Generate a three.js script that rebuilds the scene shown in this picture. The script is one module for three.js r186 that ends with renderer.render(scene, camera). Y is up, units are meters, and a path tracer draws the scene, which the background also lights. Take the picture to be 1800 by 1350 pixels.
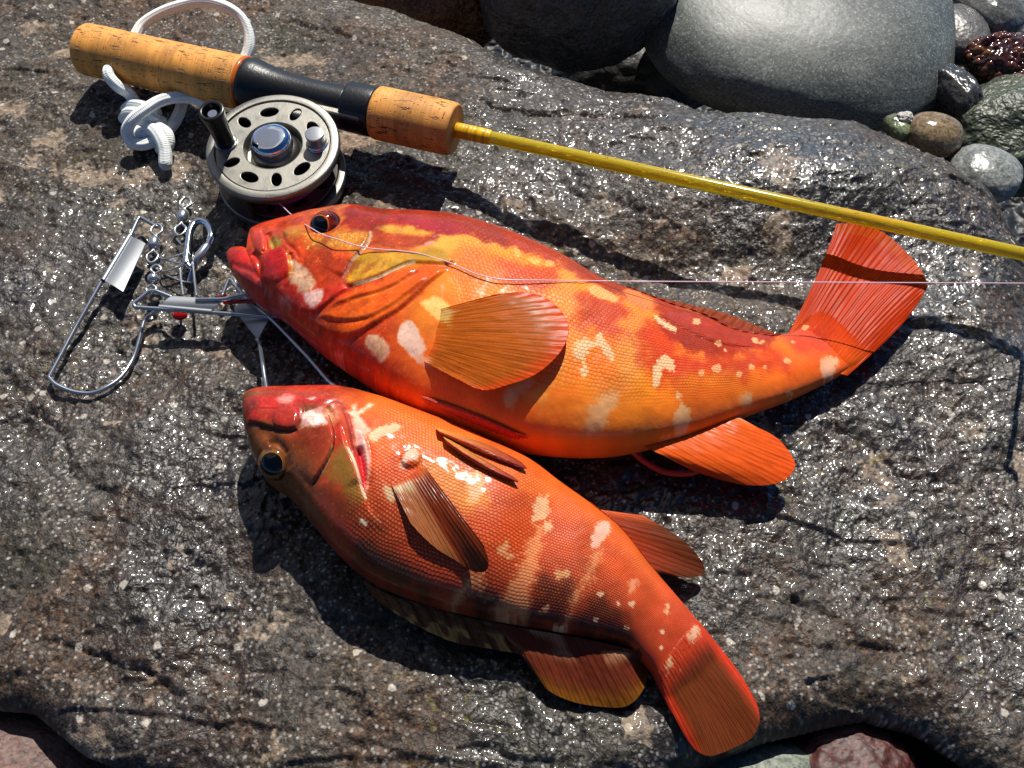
import * as THREE from 'three';
import { Sky } from 'three/addons/objects/Sky.js';
import { mergeGeometries } from 'three/addons/utils/BufferGeometryUtils.js';
import { RoundedBoxGeometry } from 'three/addons/geometries/RoundedBoxGeometry.js';

// ---------------------------------------------------------------- camera, sky, sun, exposure
const scene = new THREE.Scene();
const renderer = new THREE.WebGLRenderer({ antialias: true });
renderer.setSize(1024, 768);
renderer.toneMapping = THREE.LinearToneMapping;
renderer.toneMappingExposure = 1.12;
renderer.shadowMap.enabled = true;
renderer.shadowMap.type = THREE.PCFSoftShadowMap;

const FOV = 40, PITCH = 57 * Math.PI / 180, DIST = 0.4636;
const camera = new THREE.PerspectiveCamera(FOV, 4 / 3, 0.02, 200);
camera.position.set(0, DIST * Math.sin(PITCH), DIST * Math.cos(PITCH));
camera.lookAt(0, 0, 0);
camera.updateMatrixWorld(true);

const SUN_EL = 52 * Math.PI / 180, SUN_AZ = 13 * Math.PI / 180;       // behind the rock, a little to the right
const sunDir = new THREE.Vector3(Math.sin(SUN_AZ) * Math.cos(SUN_EL), Math.sin(SUN_EL), -Math.cos(SUN_AZ) * Math.cos(SUN_EL));
const sky = new Sky();
sky.scale.setScalar(1000);
sky.material.uniforms.turbidity.value = 1.6;
sky.material.uniforms.rayleigh.value = 0.7;
sky.material.uniforms.mieCoefficient.value = 0.0015;
sky.material.uniforms.mieDirectionalG.value = 0.8;
sky.material.uniforms.sunPosition.value.copy(sunDir);
sky.name = 'sky';
scene.add(sky);
scene.environmentIntensity = 0.10;
const sun = new THREE.DirectionalLight(new THREE.Color(1, 0.95, 0.87), 5.0);
sun.name = 'sunlight';
sun.position.copy(sunDir).multiplyScalar(2);
sun.castShadow = true;
sun.shadow.mapSize.set(4096, 4096);
sun.shadow.camera.left = sun.shadow.camera.bottom = -0.5;
sun.shadow.camera.right = sun.shadow.camera.top = 0.5;
sun.shadow.camera.near = 0.5; sun.shadow.camera.far = 4;
sun.shadow.bias = -0.0002;
scene.add(sun); scene.add(sun.target);

// ---------------------------------------------------------------- small helpers
const V3 = (x, y, z) => new THREE.Vector3(x, y, z);
const clamp = (x, a = 0, b = 1) => (x < a ? a : x > b ? b : x);
const lerp = (a, b, t) => a + (b - a) * t;
const sstep = (a, b, x) => { const t = clamp((x - a) / (b - a)); return t * t * (3 - 2 * t); };
function rng(seed) { let s = seed | 0; return () => { s = (s + 0x6d2b79f5) | 0; let t = Math.imul(s ^ (s >>> 15), 1 | s); t = (t + Math.imul(t ^ (t >>> 7), 61 | t)) ^ t; return ((t ^ (t >>> 14)) >>> 0) / 4294967296; }; }
const hash = (x, y) => { let h = Math.imul(x | 0, 374761393) ^ Math.imul(y | 0, 668265263) ^ 0x5bd1e995; h = Math.imul(h ^ (h >>> 13), 1274126177); h = Math.imul(h ^ (h >>> 15), 0x2c1b3c6d); return ((h ^ (h >>> 16)) >>> 0) / 4294967296; };
function vn(x, y) {                       // value noise 0..1
  const ix = Math.floor(x), iy = Math.floor(y); let fx = x - ix, fy = y - iy;
  fx = fx * fx * (3 - 2 * fx); fy = fy * fy * (3 - 2 * fy);
  const a = hash(ix, iy), b = hash(ix + 1, iy), c = hash(ix, iy + 1), d = hash(ix + 1, iy + 1);
  return a + (b - a) * fx + (c - a) * fy + (a - b - c + d) * fx * fy;
}
function fbm(x, y, o = 4) { let s = 0, a = 0.5, n = 0; for (let i = 0; i < o; i++) { s += a * vn(x, y); n += a; a *= 0.5; x = x * 2.03 + 17.1; y = y * 2.03 + 5.7; const t = x * 0.8 - y * 0.6; y = x * 0.6 + y * 0.8; x = t; } return s / n; }
function vn3(x, y, z) { const iz = Math.floor(z), f = z - iz, t = f * f * (3 - 2 * f); return lerp(vn(x + iz * 37.7, y + iz * 11.3), vn(x + (iz + 1) * 37.7, y + (iz + 1) * 11.3), t); }
function fbm3(x, y, z, o = 4) { let s = 0, a = 0.5, n = 0; for (let i = 0; i < o; i++) { s += a * vn3(x, y, z); n += a; a *= 0.5; x = x * 2.03 + 1.7; y = y * 2.03 + 9.2; z = z * 2.03 + 4.1; } return s / n; }
function worley(x, y, out) {              // nearest jittered cell centre
  const ix = Math.floor(x), iy = Math.floor(y); let best = 9, bx = 0, by = 0;
  for (let j = -1; j < 2; j++) for (let i = -1; i < 2; i++) {
    const cx = ix + i, cy = iy + j, dx = cx + hash(cx, cy) - x, dy = cy + hash(cx + 911, cy - 377) - y, d = dx * dx + dy * dy;
    if (d < best) { best = d; bx = cx; by = cy; }
  }
  out.d = Math.sqrt(best); out.id = hash(bx * 3 + 7, by * 5 - 11); out.id2 = hash(bx - 71, by + 53);
  return out;
}

// a place on the rock given as a point of a 1800 x 1350 grid over the camera's field, at height y
const camR = V3(1, 0, 0), camF = V3(0, -Math.sin(PITCH), -Math.cos(PITCH)), camU = V3(0, Math.cos(PITCH), -Math.sin(PITCH));
const FPX = 675 / Math.tan(FOV * Math.PI / 360);
const rayOf = (px, py) => camF.clone().multiplyScalar(FPX).addScaledVector(camR, px - 900).addScaledVector(camU, 675 - py).normalize();
function at(px, py, y = 0) { const d = rayOf(px, py), t = (y - camera.position.y) / d.y; return camera.position.clone().addScaledVector(d, t); }
const proj = (p) => { const q = p.clone().sub(camera.position), w = q.dot(camF); return [900 + FPX * q.dot(camR) / w, 675 - FPX * q.dot(camU) / w]; };
const mpp = (p) => p.clone().sub(camera.position).dot(camF) / FPX;     // metres that one grid step spans at p

const usedNames = {};
const numbered = (n) => { const k = usedNames[n] = (usedNames[n] ?? -1) + 1; return k ? n + '_' + String(k).padStart(3, '0') : n; };
function thing(name, label, category, pos, group) {
  const o = new THREE.Group(); o.name = numbered(name); o.position.copy(pos ?? V3(0, 0, 0));
  o.userData = { label, category }; if (group) o.userData.group = group;
  scene.add(o); o.updateMatrixWorld(true); return o;
}
function mesh(name, geo, mat, parent, label) {   // geo in world coordinates
  const m = new THREE.Mesh(geo, mat); m.name = name; m.castShadow = m.receiveShadow = true;
  if (label) m.userData.label = label;
  if (parent && parent !== scene) { parent.updateWorldMatrix(true, false); geo.applyMatrix4(parent.matrixWorld.clone().invert()); }
  (parent ?? scene).add(m); return m;
}
function soloMesh(name, geo, mat, label, category, group) {
  geo.computeBoundingBox(); const c = geo.boundingBox.getCenter(V3()); c.y = geo.boundingBox.min.y;
  geo.translate(-c.x, -c.y, -c.z);
  const m = new THREE.Mesh(geo, mat); m.name = numbered(name); m.position.copy(c); m.castShadow = m.receiveShadow = true;
  m.userData = { label, category }; if (group) m.userData.group = group;
  scene.add(m); return m;
}
function tex(w, h, data, srgb, repeat) {
  const t = new THREE.DataTexture(data, w, h, THREE.RGBAFormat);
  t.magFilter = THREE.LinearFilter; t.minFilter = THREE.LinearMipmapLinearFilter; t.generateMipmaps = true;
  t.wrapS = t.wrapT = repeat ? THREE.RepeatWrapping : THREE.ClampToEdgeWrapping;
  if (srgb) t.colorSpace = THREE.SRGBColorSpace;
  t.needsUpdate = true; return t;
}
function bake(w, h, f, srgb, repeat) {     // f(u, v, out) fills out[0..2] with 0..255
  const d = new Uint8Array(w * h * 4), o = [0, 0, 0];
  for (let y = 0, k = 0; y < h; y++) for (let x = 0; x < w; x++, k += 4) { f((x + 0.5) / w, (y + 0.5) / h, o); d[k] = clamp(o[0], 0, 255); d[k + 1] = clamp(o[1], 0, 255); d[k + 2] = clamp(o[2], 0, 255); d[k + 3] = 255; }
  return tex(w, h, d, srgb, repeat);
}
const std = (o) => new THREE.MeshStandardMaterial(o);
const phys = (o) => new THREE.MeshPhysicalMaterial(o);
const curve = (pts, closed = false, tension = 0.5) => new THREE.CatmullRomCurve3(pts, closed, 'catmullrom', tension);
const tube = (pts, r, seg = 80, rad = 10, closed = false) => new THREE.TubeGeometry(curve(pts, closed), seg, r, rad, closed);
function bar(pts, r, rad = 10) {           // a wire with bends of small radius at the given points, round ends
  const path = new THREE.CurvePath();
  const cut = [];
  for (let i = 1; i < pts.length - 1; i++) {
    const a = pts[i - 1].clone().sub(pts[i]), b = pts[i + 1].clone().sub(pts[i]), k = Math.min(r * 2.4, a.length() * 0.4, b.length() * 0.4);
    cut.push([pts[i].clone().addScaledVector(a.normalize(), k), pts[i], pts[i].clone().addScaledVector(b.normalize(), k)]);
  }
  let last = pts[0];
  for (const [p, q, s] of cut) { path.add(new THREE.LineCurve3(last, p)); path.add(new THREE.QuadraticBezierCurve3(p, q, s)); last = s; }
  path.add(new THREE.LineCurve3(last, pts[pts.length - 1]));
  const samples = [];
  for (const c of path.curves) { const n = c.isLineCurve3 ? 3 : 6; for (let i = 0; i < n; i++) samples.push(c.getPoint(i / n)); }
  samples.push(pts[pts.length - 1]);
  const g = new THREE.TubeGeometry(new THREE.CatmullRomCurve3(samples, false, 'centripetal'), samples.length * 4, r, rad, false);
  const caps = [pts[0], pts[pts.length - 1]].map((p) => new THREE.SphereGeometry(r, 10, 8).translate(p.x, p.y, p.z));
  return mergeGeometries([g, ...caps]);
}
const UPV = V3(0, 1, 0);
function alongAxis(geo, p, dir) { return geo.applyQuaternion(new THREE.Quaternion().setFromUnitVectors(UPV, dir.clone().normalize())).translate(p.x, p.y, p.z); }

function lineDist(x, z, L, out) {          // distance to an open line, which side, and how far along
  let best = 1e9;
  for (let i = 0; i < L.length - 1; i++) {
    const ax = L[i][0], az = L[i][1], dx = L[i + 1][0] - ax, dz = L[i + 1][1] - az, t = clamp(((x - ax) * dx + (z - az) * dz) / (dx * dx + dz * dz + 1e-14)), ex = x - ax - t * dx, ez = z - az - t * dz, d = ex * ex + ez * ez;
    if (d < best) { best = d; out.side = dx * ez - dz * ex; out.t = (i + t) / (L.length - 1); }
  }
  out.d = Math.sqrt(best); return out;
}
const bounds = (pts, m) => [Math.min(...pts.map((p) => p[0])) - m, Math.max(...pts.map((p) => p[0])) + m, Math.min(...pts.map((p) => p[1])) - m, Math.max(...pts.map((p) => p[1])) + m];


// ---------------------------------------------------------------- the big wet rock
const outlineBack = [[-500, -420], [200, -260], [420, -150], [560, -60], [640, -10], [700, 4], [770, 24], [868, 66], [930, 112], [1000, 132], [1140, 158], [1250, 184], [1350, 186], [1480, 198], [1560, 224], [1640, 262], [1700, 300], [1800, 366], [1870, 470], [1950, 650]];
const outlineFront = [[2050, 1100], [1980, 1420], [1800, 1450], [1700, 1368], [1610, 1312], [1520, 1288], [1440, 1300], [1340, 1322], [1220, 1362], [1050, 1420], [700, 1470], [400, 1420], [240, 1372], [160, 1338], [100, 1296], [60, 1264], [0, 1256], [-150, 1250], [-420, 1180], [-800, 600]];
const RB = 0.06, RF = 0.018;
const ring = [];
for (const [x, y] of outlineBack) { const p = at(x, y, -0.2 * RB); ring.push([p.x, p.z - 0.30 * RB]); }
for (const [x, y] of outlineFront) { const p = at(x, y, -RF * 0.9); ring.push([p.x, p.z]); }
function insideDist(x, z, pts) {           // distance to the outline, positive inside
  let best = 1e9, inside = false;
  for (let i = 0, j = pts.length - 1; i < pts.length; j = i++) {
    const ax = pts[j][0], az = pts[j][1], bx = pts[i][0], bz = pts[i][1], dx = bx - ax, dz = bz - az;
    const t = clamp(((x - ax) * dx + (z - az) * dz) / (dx * dx + dz * dz)), ex = x - ax - t * dx, ez = z - az - t * dz, d = ex * ex + ez * ez;
    if (d < best) best = d;
    if ((az > z) !== (bz > z) && x < ax + (z - az) / (bz - az) * (bx - ax)) inside = !inside;
  }
  return (inside ? 1 : -1) * Math.sqrt(best);
}
const hump = (x, z, px, py, rx, rz, a) => { const c = hump.c[px * 10000 + py] ??= at(px, py, 0); const u = (x - c.x) / rx, v = (z - c.z) / rz; return a * Math.exp(-u * u - v * v); };
hump.c = {};
function rockBroad(x, z) {
  const wob = (fbm(x * 22 + 3, z * 22 + 9, 2) - 0.5) * 0.018;
  const d = insideDist(x, z, ring) + wob * 0.5;
  const R = lerp(RB, RF, sstep(-0.02, 0.06, z));
  let y;
  if (d >= R) y = 0; else if (d > 0) y = -R + Math.sqrt(R * R - (R - d) * (R - d)); else y = -R + d * 5;
  y += (fbm(x * 9 + 1.3, z * 9 + 4.1, 2) - 0.5) * 0.010;
  y += hump(x, z, 1440, 320, 0.10, 0.038, 0.012) + hump(x, z, 1230, 470, 0.10, 0.022, -0.008) + hump(x, z, 250, 900, 0.07, 0.06, 0.004)
    + hump(x, z, 1600, 900, 0.08, 0.07, -0.004) + hump(x, z, 350, 330, 0.06, 0.03, -0.002) + hump(x, z, 1000, 1050, 0.06, 0.04, -0.004) + hump(x, z, 200, 60, 0.14, 0.03, -0.004);
  return y;
}
const co = {}, cracks = [
  [[1395, 975], [1440, 995], [1500, 1010], [1545, 1055], [1610, 1085], [1700, 1090]], [[1370, 1050], [1430, 1062], [1475, 1090], [1510, 1130], [1600, 1150]], [[60, 1120], [150, 1140], [260, 1180], [330, 1235]], [[20, 330], [90, 352], [180, 362], [250, 350]],
  [[470, 20], [600, 50], [700, 80], [860, 130]], [[820, 170], [950, 200], [1060, 195], [1180, 215]], [[900, 300], [1020, 345], [1120, 370], [1230, 430], [1330, 480]], [[1440, 740], [1520, 770], [1580, 830], [1690, 850]], [[40, 700], [110, 760], [130, 830], [220, 880]],
].map((pts, i) => { const line = pts.map(([px, py]) => { const p = at(px, py, 0); return [p.x, p.z]; }); return { line, b: bounds(line, 0.03), d: 0.0006 + 0.0004 * (i % 3), w: 0.0012 + 0.0004 * (i % 2), s: 0.0009 * (i % 3) }; });
function rockFine(x, z) {
  let y = (fbm(x * 38, z * 44, 3) - 0.5) * 0.0068;
  const ledge = fbm(x * 16 + z * 30 + 7, z * 70 - x * 18 + 2, 3);                       // thin slanting ledges
  y += (sstep(0.44, 0.5, ledge) - 0.5) * 0.0016 * sstep(0.35, 0.65, fbm(x * 12 + 50, z * 12, 2));
  y += (fbm(x * 150 + 2, z * 150, 3) - 0.5) * 0.0013;
  const n = vn(x * 430, z * 430), m = vn(x * 900 + 40, z * 900);
  y += (n - 0.5) * 0.0008 + (m - 0.5) * 0.00042;
  const pit = vn(x * 210 + 90, z * 210 + 31); if (pit > 0.74) y -= (pit - 0.74) * 0.005;
  for (const c of cracks) { if (x < c.b[0] || x > c.b[1] || z < c.b[2] || z > c.b[3]) continue; lineDist(x + (vn(x * 260, z * 260) - 0.5) * 0.003, z + (vn(x * 260 + 9, z * 260) - 0.5) * 0.003, c.line, co); const e = sstep(0, 0.15, co.t) * sstep(0, 0.15, 1 - co.t); y -= c.d * e * Math.exp(-((co.d / c.w) ** 2)); if (co.side > 0) y -= c.s * e * Math.exp(-co.d / 0.012) * sstep(0, 0.001, co.d); }
  return y;
}
const rockY = (x, z) => rockBroad(x, z) + (fbm(x * 38, z * 44, 3) - 0.5) * 0.0068;
const over = (px, py, h) => { let p = at(px, py, h); for (let i = 0; i < 4; i++) p = at(px, py, rockY(p.x, p.z) + h); return p; };   // h above the rock

const RX0 = -0.33, RX1 = 0.33, RZ0 = -0.31, RZ1 = 0.20;
function wetness(x, z) {
  let w = fbm(x * 16 + 8, z * 16 + 2, 4) * 1.9 - 0.45;
  w += 0.5 * Math.exp(-(((x - 0.16) / 0.16) ** 2) - (((z + 0.11) / 0.09) ** 2)) + 0.1 * Math.exp(-((x / 0.2) ** 2) - (((z - 0.05) / 0.1) ** 2)) - 0.16 * sstep(0.0, 0.12, z);
  w -= 0.95 * sstep(-0.12, -0.19, z) * sstep(0.03, -0.06, x) + 0.25 * sstep(-0.12, -0.2, x) * sstep(0.03, 0.1, z);
  return clamp(w);
}
{
  const NX = 1020, NZ = 860, pos = [], uv = [], idx = [], col = new Int32Array(NX * NZ).fill(-1), ys = new Float32Array(NX * NZ), xs = new Float32Array(NX * NZ), zs = new Float32Array(NX * NZ);
  for (let j = 0; j < NZ; j++) {
    const z = lerp(-0.355, 0.24, j / (NZ - 1)), hw = lerp(0.395, 0.30, j / (NZ - 1));
    for (let i = 0; i < NX; i++) { const x = lerp(-hw, hw, i / (NX - 1)), k = j * NX + i; xs[k] = x; zs[k] = z; const b = rockBroad(x, z); ys[k] = b < -0.2 ? -0.2 : b + rockFine(x, z);
      if (z > 0.02 && b < -0.012) {                                  // the near side is undercut: below its rim the face turns back under the rock
        const e = 0.002, d = insideDist(x, z, ring), gx = (insideDist(x + e, z, ring) - d) / e, gz = (insideDist(x, z + e, ring) - d) / e, k2 = sstep(-0.012, -0.03, b) * Math.max(0, 0.004 - d) * 3.2;
        xs[k] += gx * k2; zs[k] += gz * k2;
      } }
  }
  let n = 0; const P = new Float32Array(NX * NZ * 3), U = new Float32Array(NX * NZ * 2);
  const put = (k) => { if (col[k] < 0) { col[k] = n; P.set([xs[k], ys[k], zs[k]], n * 3); U.set([(xs[k] - RX0) / (RX1 - RX0), (zs[k] - RZ0) / (RZ1 - RZ0)], n * 2); n++; } return col[k]; };
  for (let j = 0; j < NZ - 1; j++) for (let i = 0; i < NX - 1; i++) {
    const a = j * NX + i, b = a + 1, c = a + NX, d = c + 1;
    if (Math.max(ys[a], ys[b], ys[c], ys[d]) <= -0.1999) continue;
    const A = put(a), B = put(b), C = put(c), D = put(d); idx.push(A, C, B, B, C, D);
  }
  const g = new THREE.BufferGeometry();
  g.setAttribute('position', new THREE.BufferAttribute(P.slice(0, n * 3), 3)); g.setAttribute('uv', new THREE.BufferAttribute(U.slice(0, n * 2), 2)); g.setIndex(idx); g.computeVertexNormals();
  const W = 2048, H = 2048, D = new Uint8Array(W * H * 4), R = new Uint8Array(W * H * 4), w1 = {}, w2 = {};
  for (let y = 0, k = 0; y < H; y++) {
    const z = lerp(RZ0, RZ1, (y + 0.5) / H);
    for (let x = 0; x < W; x++, k += 4) {
      const X = lerp(RX0, RX1, (x + 0.5) / W), wx = X + (vn(X * 180, z * 180) - 0.5) * 0.003, wz = z + (vn(X * 180 + 31, z * 180 + 7) - 0.5) * 0.003;
      const wet = wetness(wx, wz), broad = fbm(wx * 26, wz * 26, 3), tint = fbm(wx * 40 + 70, wz * 40 + 20, 2);
      let r = 94, gg = 81, b = 67;                                   // grey basalt
      const br = sstep(0.42, 0.62, broad); r = lerp(r, 96, br); gg = lerp(gg, 69, br); b = lerp(b, 47, br);
      const pu = sstep(0.55, 0.75, tint) * 0.7; r = lerp(r, 74, pu); gg = lerp(gg, 60, pu); b = lerp(b, 54, pu);
      const ol = sstep(0.58, 0.72, fbm(wx * 30 + 11, wz * 30 + 90, 2)) * 0.55; r = lerp(r, 62, ol); gg = lerp(gg, 57, ol); b = lerp(b, 38, ol);
      let f = 0.10 + 0.32 * vn(X * 620, z * 620) + 0.5 * vn(X * 1300 + 9, z * 1300) - 0.02;
      f *= 0.8 + 0.42 * vn(X * 240 + 5, z * 240);
      f *= lerp(1.42, 0.78, wet);
      const frost = sstep(0.5, 0.72, fbm(wx * 70 + 3, wz * 70, 3)) * (0.1 + 0.9 * vn(X * 900, z * 900) ** 2);
      r = lerp(r * f, 120, frost * 0.22); gg = lerp(gg * f, 116, frost * 0.22); b = lerp(b * f, 111, frost * 0.22);
      const dens = 0.10 + 0.62 * sstep(0.42, 0.66, fbm(wx * 60 + 13, wz * 60 + 5, 3));
      worley(X * 560, z * 560, w1); if (w1.id < dens) { const a = sstep(0.46, 0.26, w1.d) * (0.25 + 0.6 * w1.id2), l = 96 + 84 * w1.id2 * w1.id2; r = lerp(r, l, a); gg = lerp(gg, l * 0.975, a); b = lerp(b, l * 0.945, a); } else if (w1.id > 0.9) { const a = sstep(0.46, 0.26, w1.d) * 0.6; r *= 1 - a; gg *= 1 - a; b *= 1 - a; }
      worley(X * 330, z * 330, w1);                                    // pale grains
      if (w1.id < 0.24) { const a = sstep(0.34, 0.2, w1.d * (0.7 + w1.id2 * 0.8)) * (0.2 + 0.6 * w1.id2); const l = 140 + 50 * w1.id2; r = lerp(r, l, a); gg = lerp(gg, l * 0.985, a); b = lerp(b, l * 0.96, a); }
      worley(X * 110 + 7, z * 110, w2);
      if (w2.id < 0.07) { const a = sstep(0.2, 0.13, w2.d + (vn(X * 900, z * 900) - 0.5) * 0.12) * 0.75; r = lerp(r, 205, a); gg = lerp(gg, 198, a); b = lerp(b, 186, a); }
      const li = sstep(0.725, 0.77, fbm(wx * 46 + 200, wz * 46 + 33, 4) + (vn(X * 700, z * 700) - 0.5) * 0.12 + 0.05 * sstep(0.02, -0.14, z) * sstep(0.1, -0.05, X)) * (0.3 + 0.5 * vn(X * 500, z * 500));
      r = lerp(r, 178, li); gg = lerp(gg, 156, li); b = lerp(b, 132, li);
      const ye = 0.7 * sstep(0.84, 0.9, vn(X * 420 + 400, z * 420)) * sstep(0.55, 0.7, fbm(X * 18 + 4, z * 18 + 40, 2)) * 0.6; r = lerp(r, 128, ye); gg = lerp(gg, 118, ye); b = lerp(b, 40, ye);
      D[k] = clamp(r, 0, 255); D[k + 1] = clamp(gg, 0, 255); D[k + 2] = clamp(b, 0, 255); D[k + 3] = 255;
      const ro = lerp(0.72, 0.45, wet) + (vn(X * 300 + 77, z * 300) - 0.5) * 0.16 + li * 0.15; R[k] = clamp(wet * 1.2 - 0.36 + 0.12 * sstep(0.02, -0.1, z)) * clamp(0.5 + (vn(X * 420, z * 420 + 9) - 0.35) * 1.1) * 255; R[k + 1] = clamp(ro, 0.1, 0.9) * 255; R[k + 2] = 0; R[k + 3] = 255;
      
    }
  }
  const grain = bake(1024, 1024, (u, v, o) => { const h = 0.5 * vn(u * 190, v * 190) + 0.25 * vn(u * 110 + 7, v * 110) + 0.25 * vn(u * 330 + 90, v * 330); o[0] = o[1] = o[2] = 255 * h; }, false, true); grain.repeat.set(5.5, 4.2);
  const RT = tex(W, H, R), CT = tex(W, H, D, true); for (const t of [RT, CT]) t.wrapS = t.wrapT = THREE.MirroredRepeatWrapping;
  const m = phys({ map: CT, roughnessMap: RT, roughness: 1, clearcoat: 1, clearcoatMap: RT, clearcoatRoughness: 0.09, bumpMap: grain, bumpScale: 0.00042 });
  const o = mesh('rock', g, m, scene); o.userData = { kind: 'structure', label: 'large flat dark wet rock carrying the fish and the rod' };
}

// ---------------------------------------------------------------- ground between the stones
const groundBump = bake(512, 512, (u, v, o) => { const h = (vn(u * 32, v * 32) + vn(u * 64, v * 64) * 0.5) * 150; o[0] = o[1] = o[2] = h; }, false, true);
{
  const g = new THREE.PlaneGeometry(60, 60, 40, 40).rotateX(-Math.PI / 2).translate(0, -0.19, 0);
  const uv = g.attributes.uv; for (let i = 0; i < uv.count; i++) uv.setXY(i, uv.getX(i) * 240, uv.getY(i) * 240);
  const map = bake(512, 512, (u, v, o) => { const f = 0.5 + vn(u * 64, v * 64) * 0.5 + vn(u * 256, v * 256) * 0.4; o[0] = 30 * f; o[1] = 29 * f; o[2] = 27 * f; }, true, true);
  const o = mesh('ground', g, std({ map, bumpMap: groundBump, bumpScale: 0.01, roughness: 0.5 }), scene); o.userData = { kind: 'structure', label: 'dark wet ground below the stones' };
}

// ---------------------------------------------------------------- stones round the rock
function speckle(seed, o2) {
  const w = {}, w3 = {};
  return bake(1024, 1024, (u, v, o) => {
    const s = seed * 31.7;
    let f = 0.6 + 0.36 * vn(u * 170 + s, v * 170) + 0.26 * vn(u * 400 + s, v * 400) + 0.2 * (fbm(u * 12 + s, v * 12, 3) - 0.5) * o2.blotch;
    f *= o2.level ?? 205;
    worley(u * 85 + s, v * 85 + s, w);
    if (w.id < o2.white) f = lerp(f, 255, sstep(0.3, 0.16, w.d * (0.7 + w.id2)) * (0.3 + 0.65 * w.id2));
    worley(u * 130 - s, v * 130 + s, w3);
    if (w3.id < o2.dark) f = lerp(f, 75, sstep(0.3, 0.16, w3.d) * 0.7);
    o[0] = o[1] = o[2] = f;
  }, true, true);
}
const speckA = speckle(1, { white: 0.42, dark: 0.3, blotch: 1, level: 150 }), speckB = speckle(2, { white: 0.12, dark: 0.14, blotch: 2.2 });
const pebbleBump = bake(512, 512, (u, v, o) => { o[0] = o[1] = o[2] = 255 * (0.5 * vn(u * 90, v * 90) + 0.3 * vn(u * 190, v * 190) + 0.2 * vn(u * 40, v * 40)); }, false, true);
function pebbleGeo(r, seed, { n = 44, rough = 0.1, lumps = 2.2, square = 2.3, ridges = 0, uvm = 0.26 } = {}) {
  const g = new THREE.BoxGeometry(2, 2, 2, n, n, n), p = g.attributes.position, uv = g.attributes.uv, v = V3();
  for (let i = 0; i < p.count; i++) {
    v.fromBufferAttribute(p, i);
    const q = [v.x * r[0], v.y * (r[1] + r[2]) * 0.5, v.z * r[2]], face = Math.floor(i / ((n + 1) * (n + 1))), s = V3(...['x', 'y', 'z'].map((c) => Math.tan(v[c] * Math.PI / 4)));
    const k = Math.pow(Math.abs(s.x) ** square + Math.abs(s.y) ** square + Math.abs(s.z) ** square, 1 / square);
    s.divideScalar(k);
    const d = s.clone().normalize();
    let f = 1 + (fbm3(d.x * lumps + seed * 5.1, d.y * lumps + seed, d.z * lumps, 3) - 0.5) * rough * 2;
    if (ridges) f += (fbm3(d.x * 9 + seed, d.y * 9, d.z * 9 + seed, 4) - 0.5) * ridges;
    s.multiplyScalar(f); s.set(s.x * r[0], s.y * r[1], s.z * r[2]);
    p.setXYZ(i, s.x, s.y, s.z);
    const ax = [[2, 1], [2, 1], [0, 2], [0, 2], [0, 1], [0, 1]][face], c = q;
    uv.setXY(i, c[ax[0]] / uvm + face * 0.37 + seed * 0.21, c[ax[1]] / uvm + face * 0.53);
  }
  // join the six faces so that the normals run smoothly over the seams
  const key = new Map(), id = new Int32Array(p.count), acc = [];
  for (let i = 0; i < p.count; i++) { const q = [p.getX(i), p.getY(i), p.getZ(i)].map((c) => Math.round(c * 1e6)).join(); if (!key.has(q)) { key.set(q, acc.length); acc.push(V3()); } id[i] = key.get(q); }
  g.computeVertexNormals(); const nn = g.attributes.normal;
  for (let i = 0; i < p.count; i++) acc[id[i]].add(v.fromBufferAttribute(nn, i));
  for (const a of acc) a.normalize();
  for (let i = 0; i < p.count; i++) nn.setXYZ(i, acc[id[i]].x, acc[id[i]].y, acc[id[i]].z);
  return g;
}
function stone(name, label, category, px, py, h, r, { yaw = 0, tilt = 0, roll = 0, seed = 1, color = 0x808080, rough = 0.35, speck = speckB, bump = 0.0006, shape = {}, group } = {}) {
  const c = at(px, py, h), g = pebbleGeo(r, seed, shape).applyQuaternion(new THREE.Quaternion().setFromEuler(new THREE.Euler(tilt, yaw, roll, 'YXZ'))).translate(c.x, c.y, c.z);
  return soloMesh(name, g, std({ color, map: speck, roughness: rough, bumpMap: pebbleBump, bumpScale: bump }), label, category, group);
}
stone('boulder', 'large smooth speckled grey boulder behind the wet rock', 'boulder', 1398, 30, -0.066, [0.106, 0.033, 0.096], { yaw: -0.22, roll: -0.05, tilt: 0.0, seed: 4, color: 0xa9b1ab, speck: speckA, rough: 0.46, bump: 0.00012, shape: { n: 80, uvm: 0.3, rough: 0.05, lumps: 1.3, square: 2.35 } });
stone('boulder', 'dark rough boulder half in shadow at the top of the photo', 'boulder', 1015, -52, -0.035, [0.064, 0.06, 0.06], { yaw: 0.1, seed: 7, color: 0x5d5f60, rough: 0.4, bump: 0.0016, shape: { n: 70, rough: 0.12, lumps: 1.6, ridges: 0.05 } });
stone('stone', 'brown wet stone behind the top edge of the wet rock', 'stone', 760, -20, -0.06, [0.055, 0.045, 0.045], { seed: 9, color: 0x8a5a3a, rough: 0.25, bump: 0.0018, shape: { rough: 0.1, ridges: 0.05 } });
stone('stone', 'round grey stone touching the right side of the speckled boulder', 'stone', 1682, 62, -0.075, [0.021, 0.014, 0.025], { seed: 11, color: 0x787674, rough: 0.42, shape: { rough: 0.05 } });
stone('stone', 'glossy pale grey wet stone in the top right corner', 'stone', 1738, 14, -0.07, [0.020, 0.013, 0.026], { seed: 13, yaw: 0.5, color: 0x8a8c88, rough: 0.13, bump: 0.0002, shape: { rough: 0.06 } });
stone('stone', 'angular speckled grey stone below the knobbly red lump', 'stone', 1668, 178, -0.075, [0.013, 0.02, 0.024], { seed: 15, yaw: 0.35, color: 0x6c6a68, speck: speckA, rough: 0.25, shape: { rough: 0.12, square: 3 } });
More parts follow.
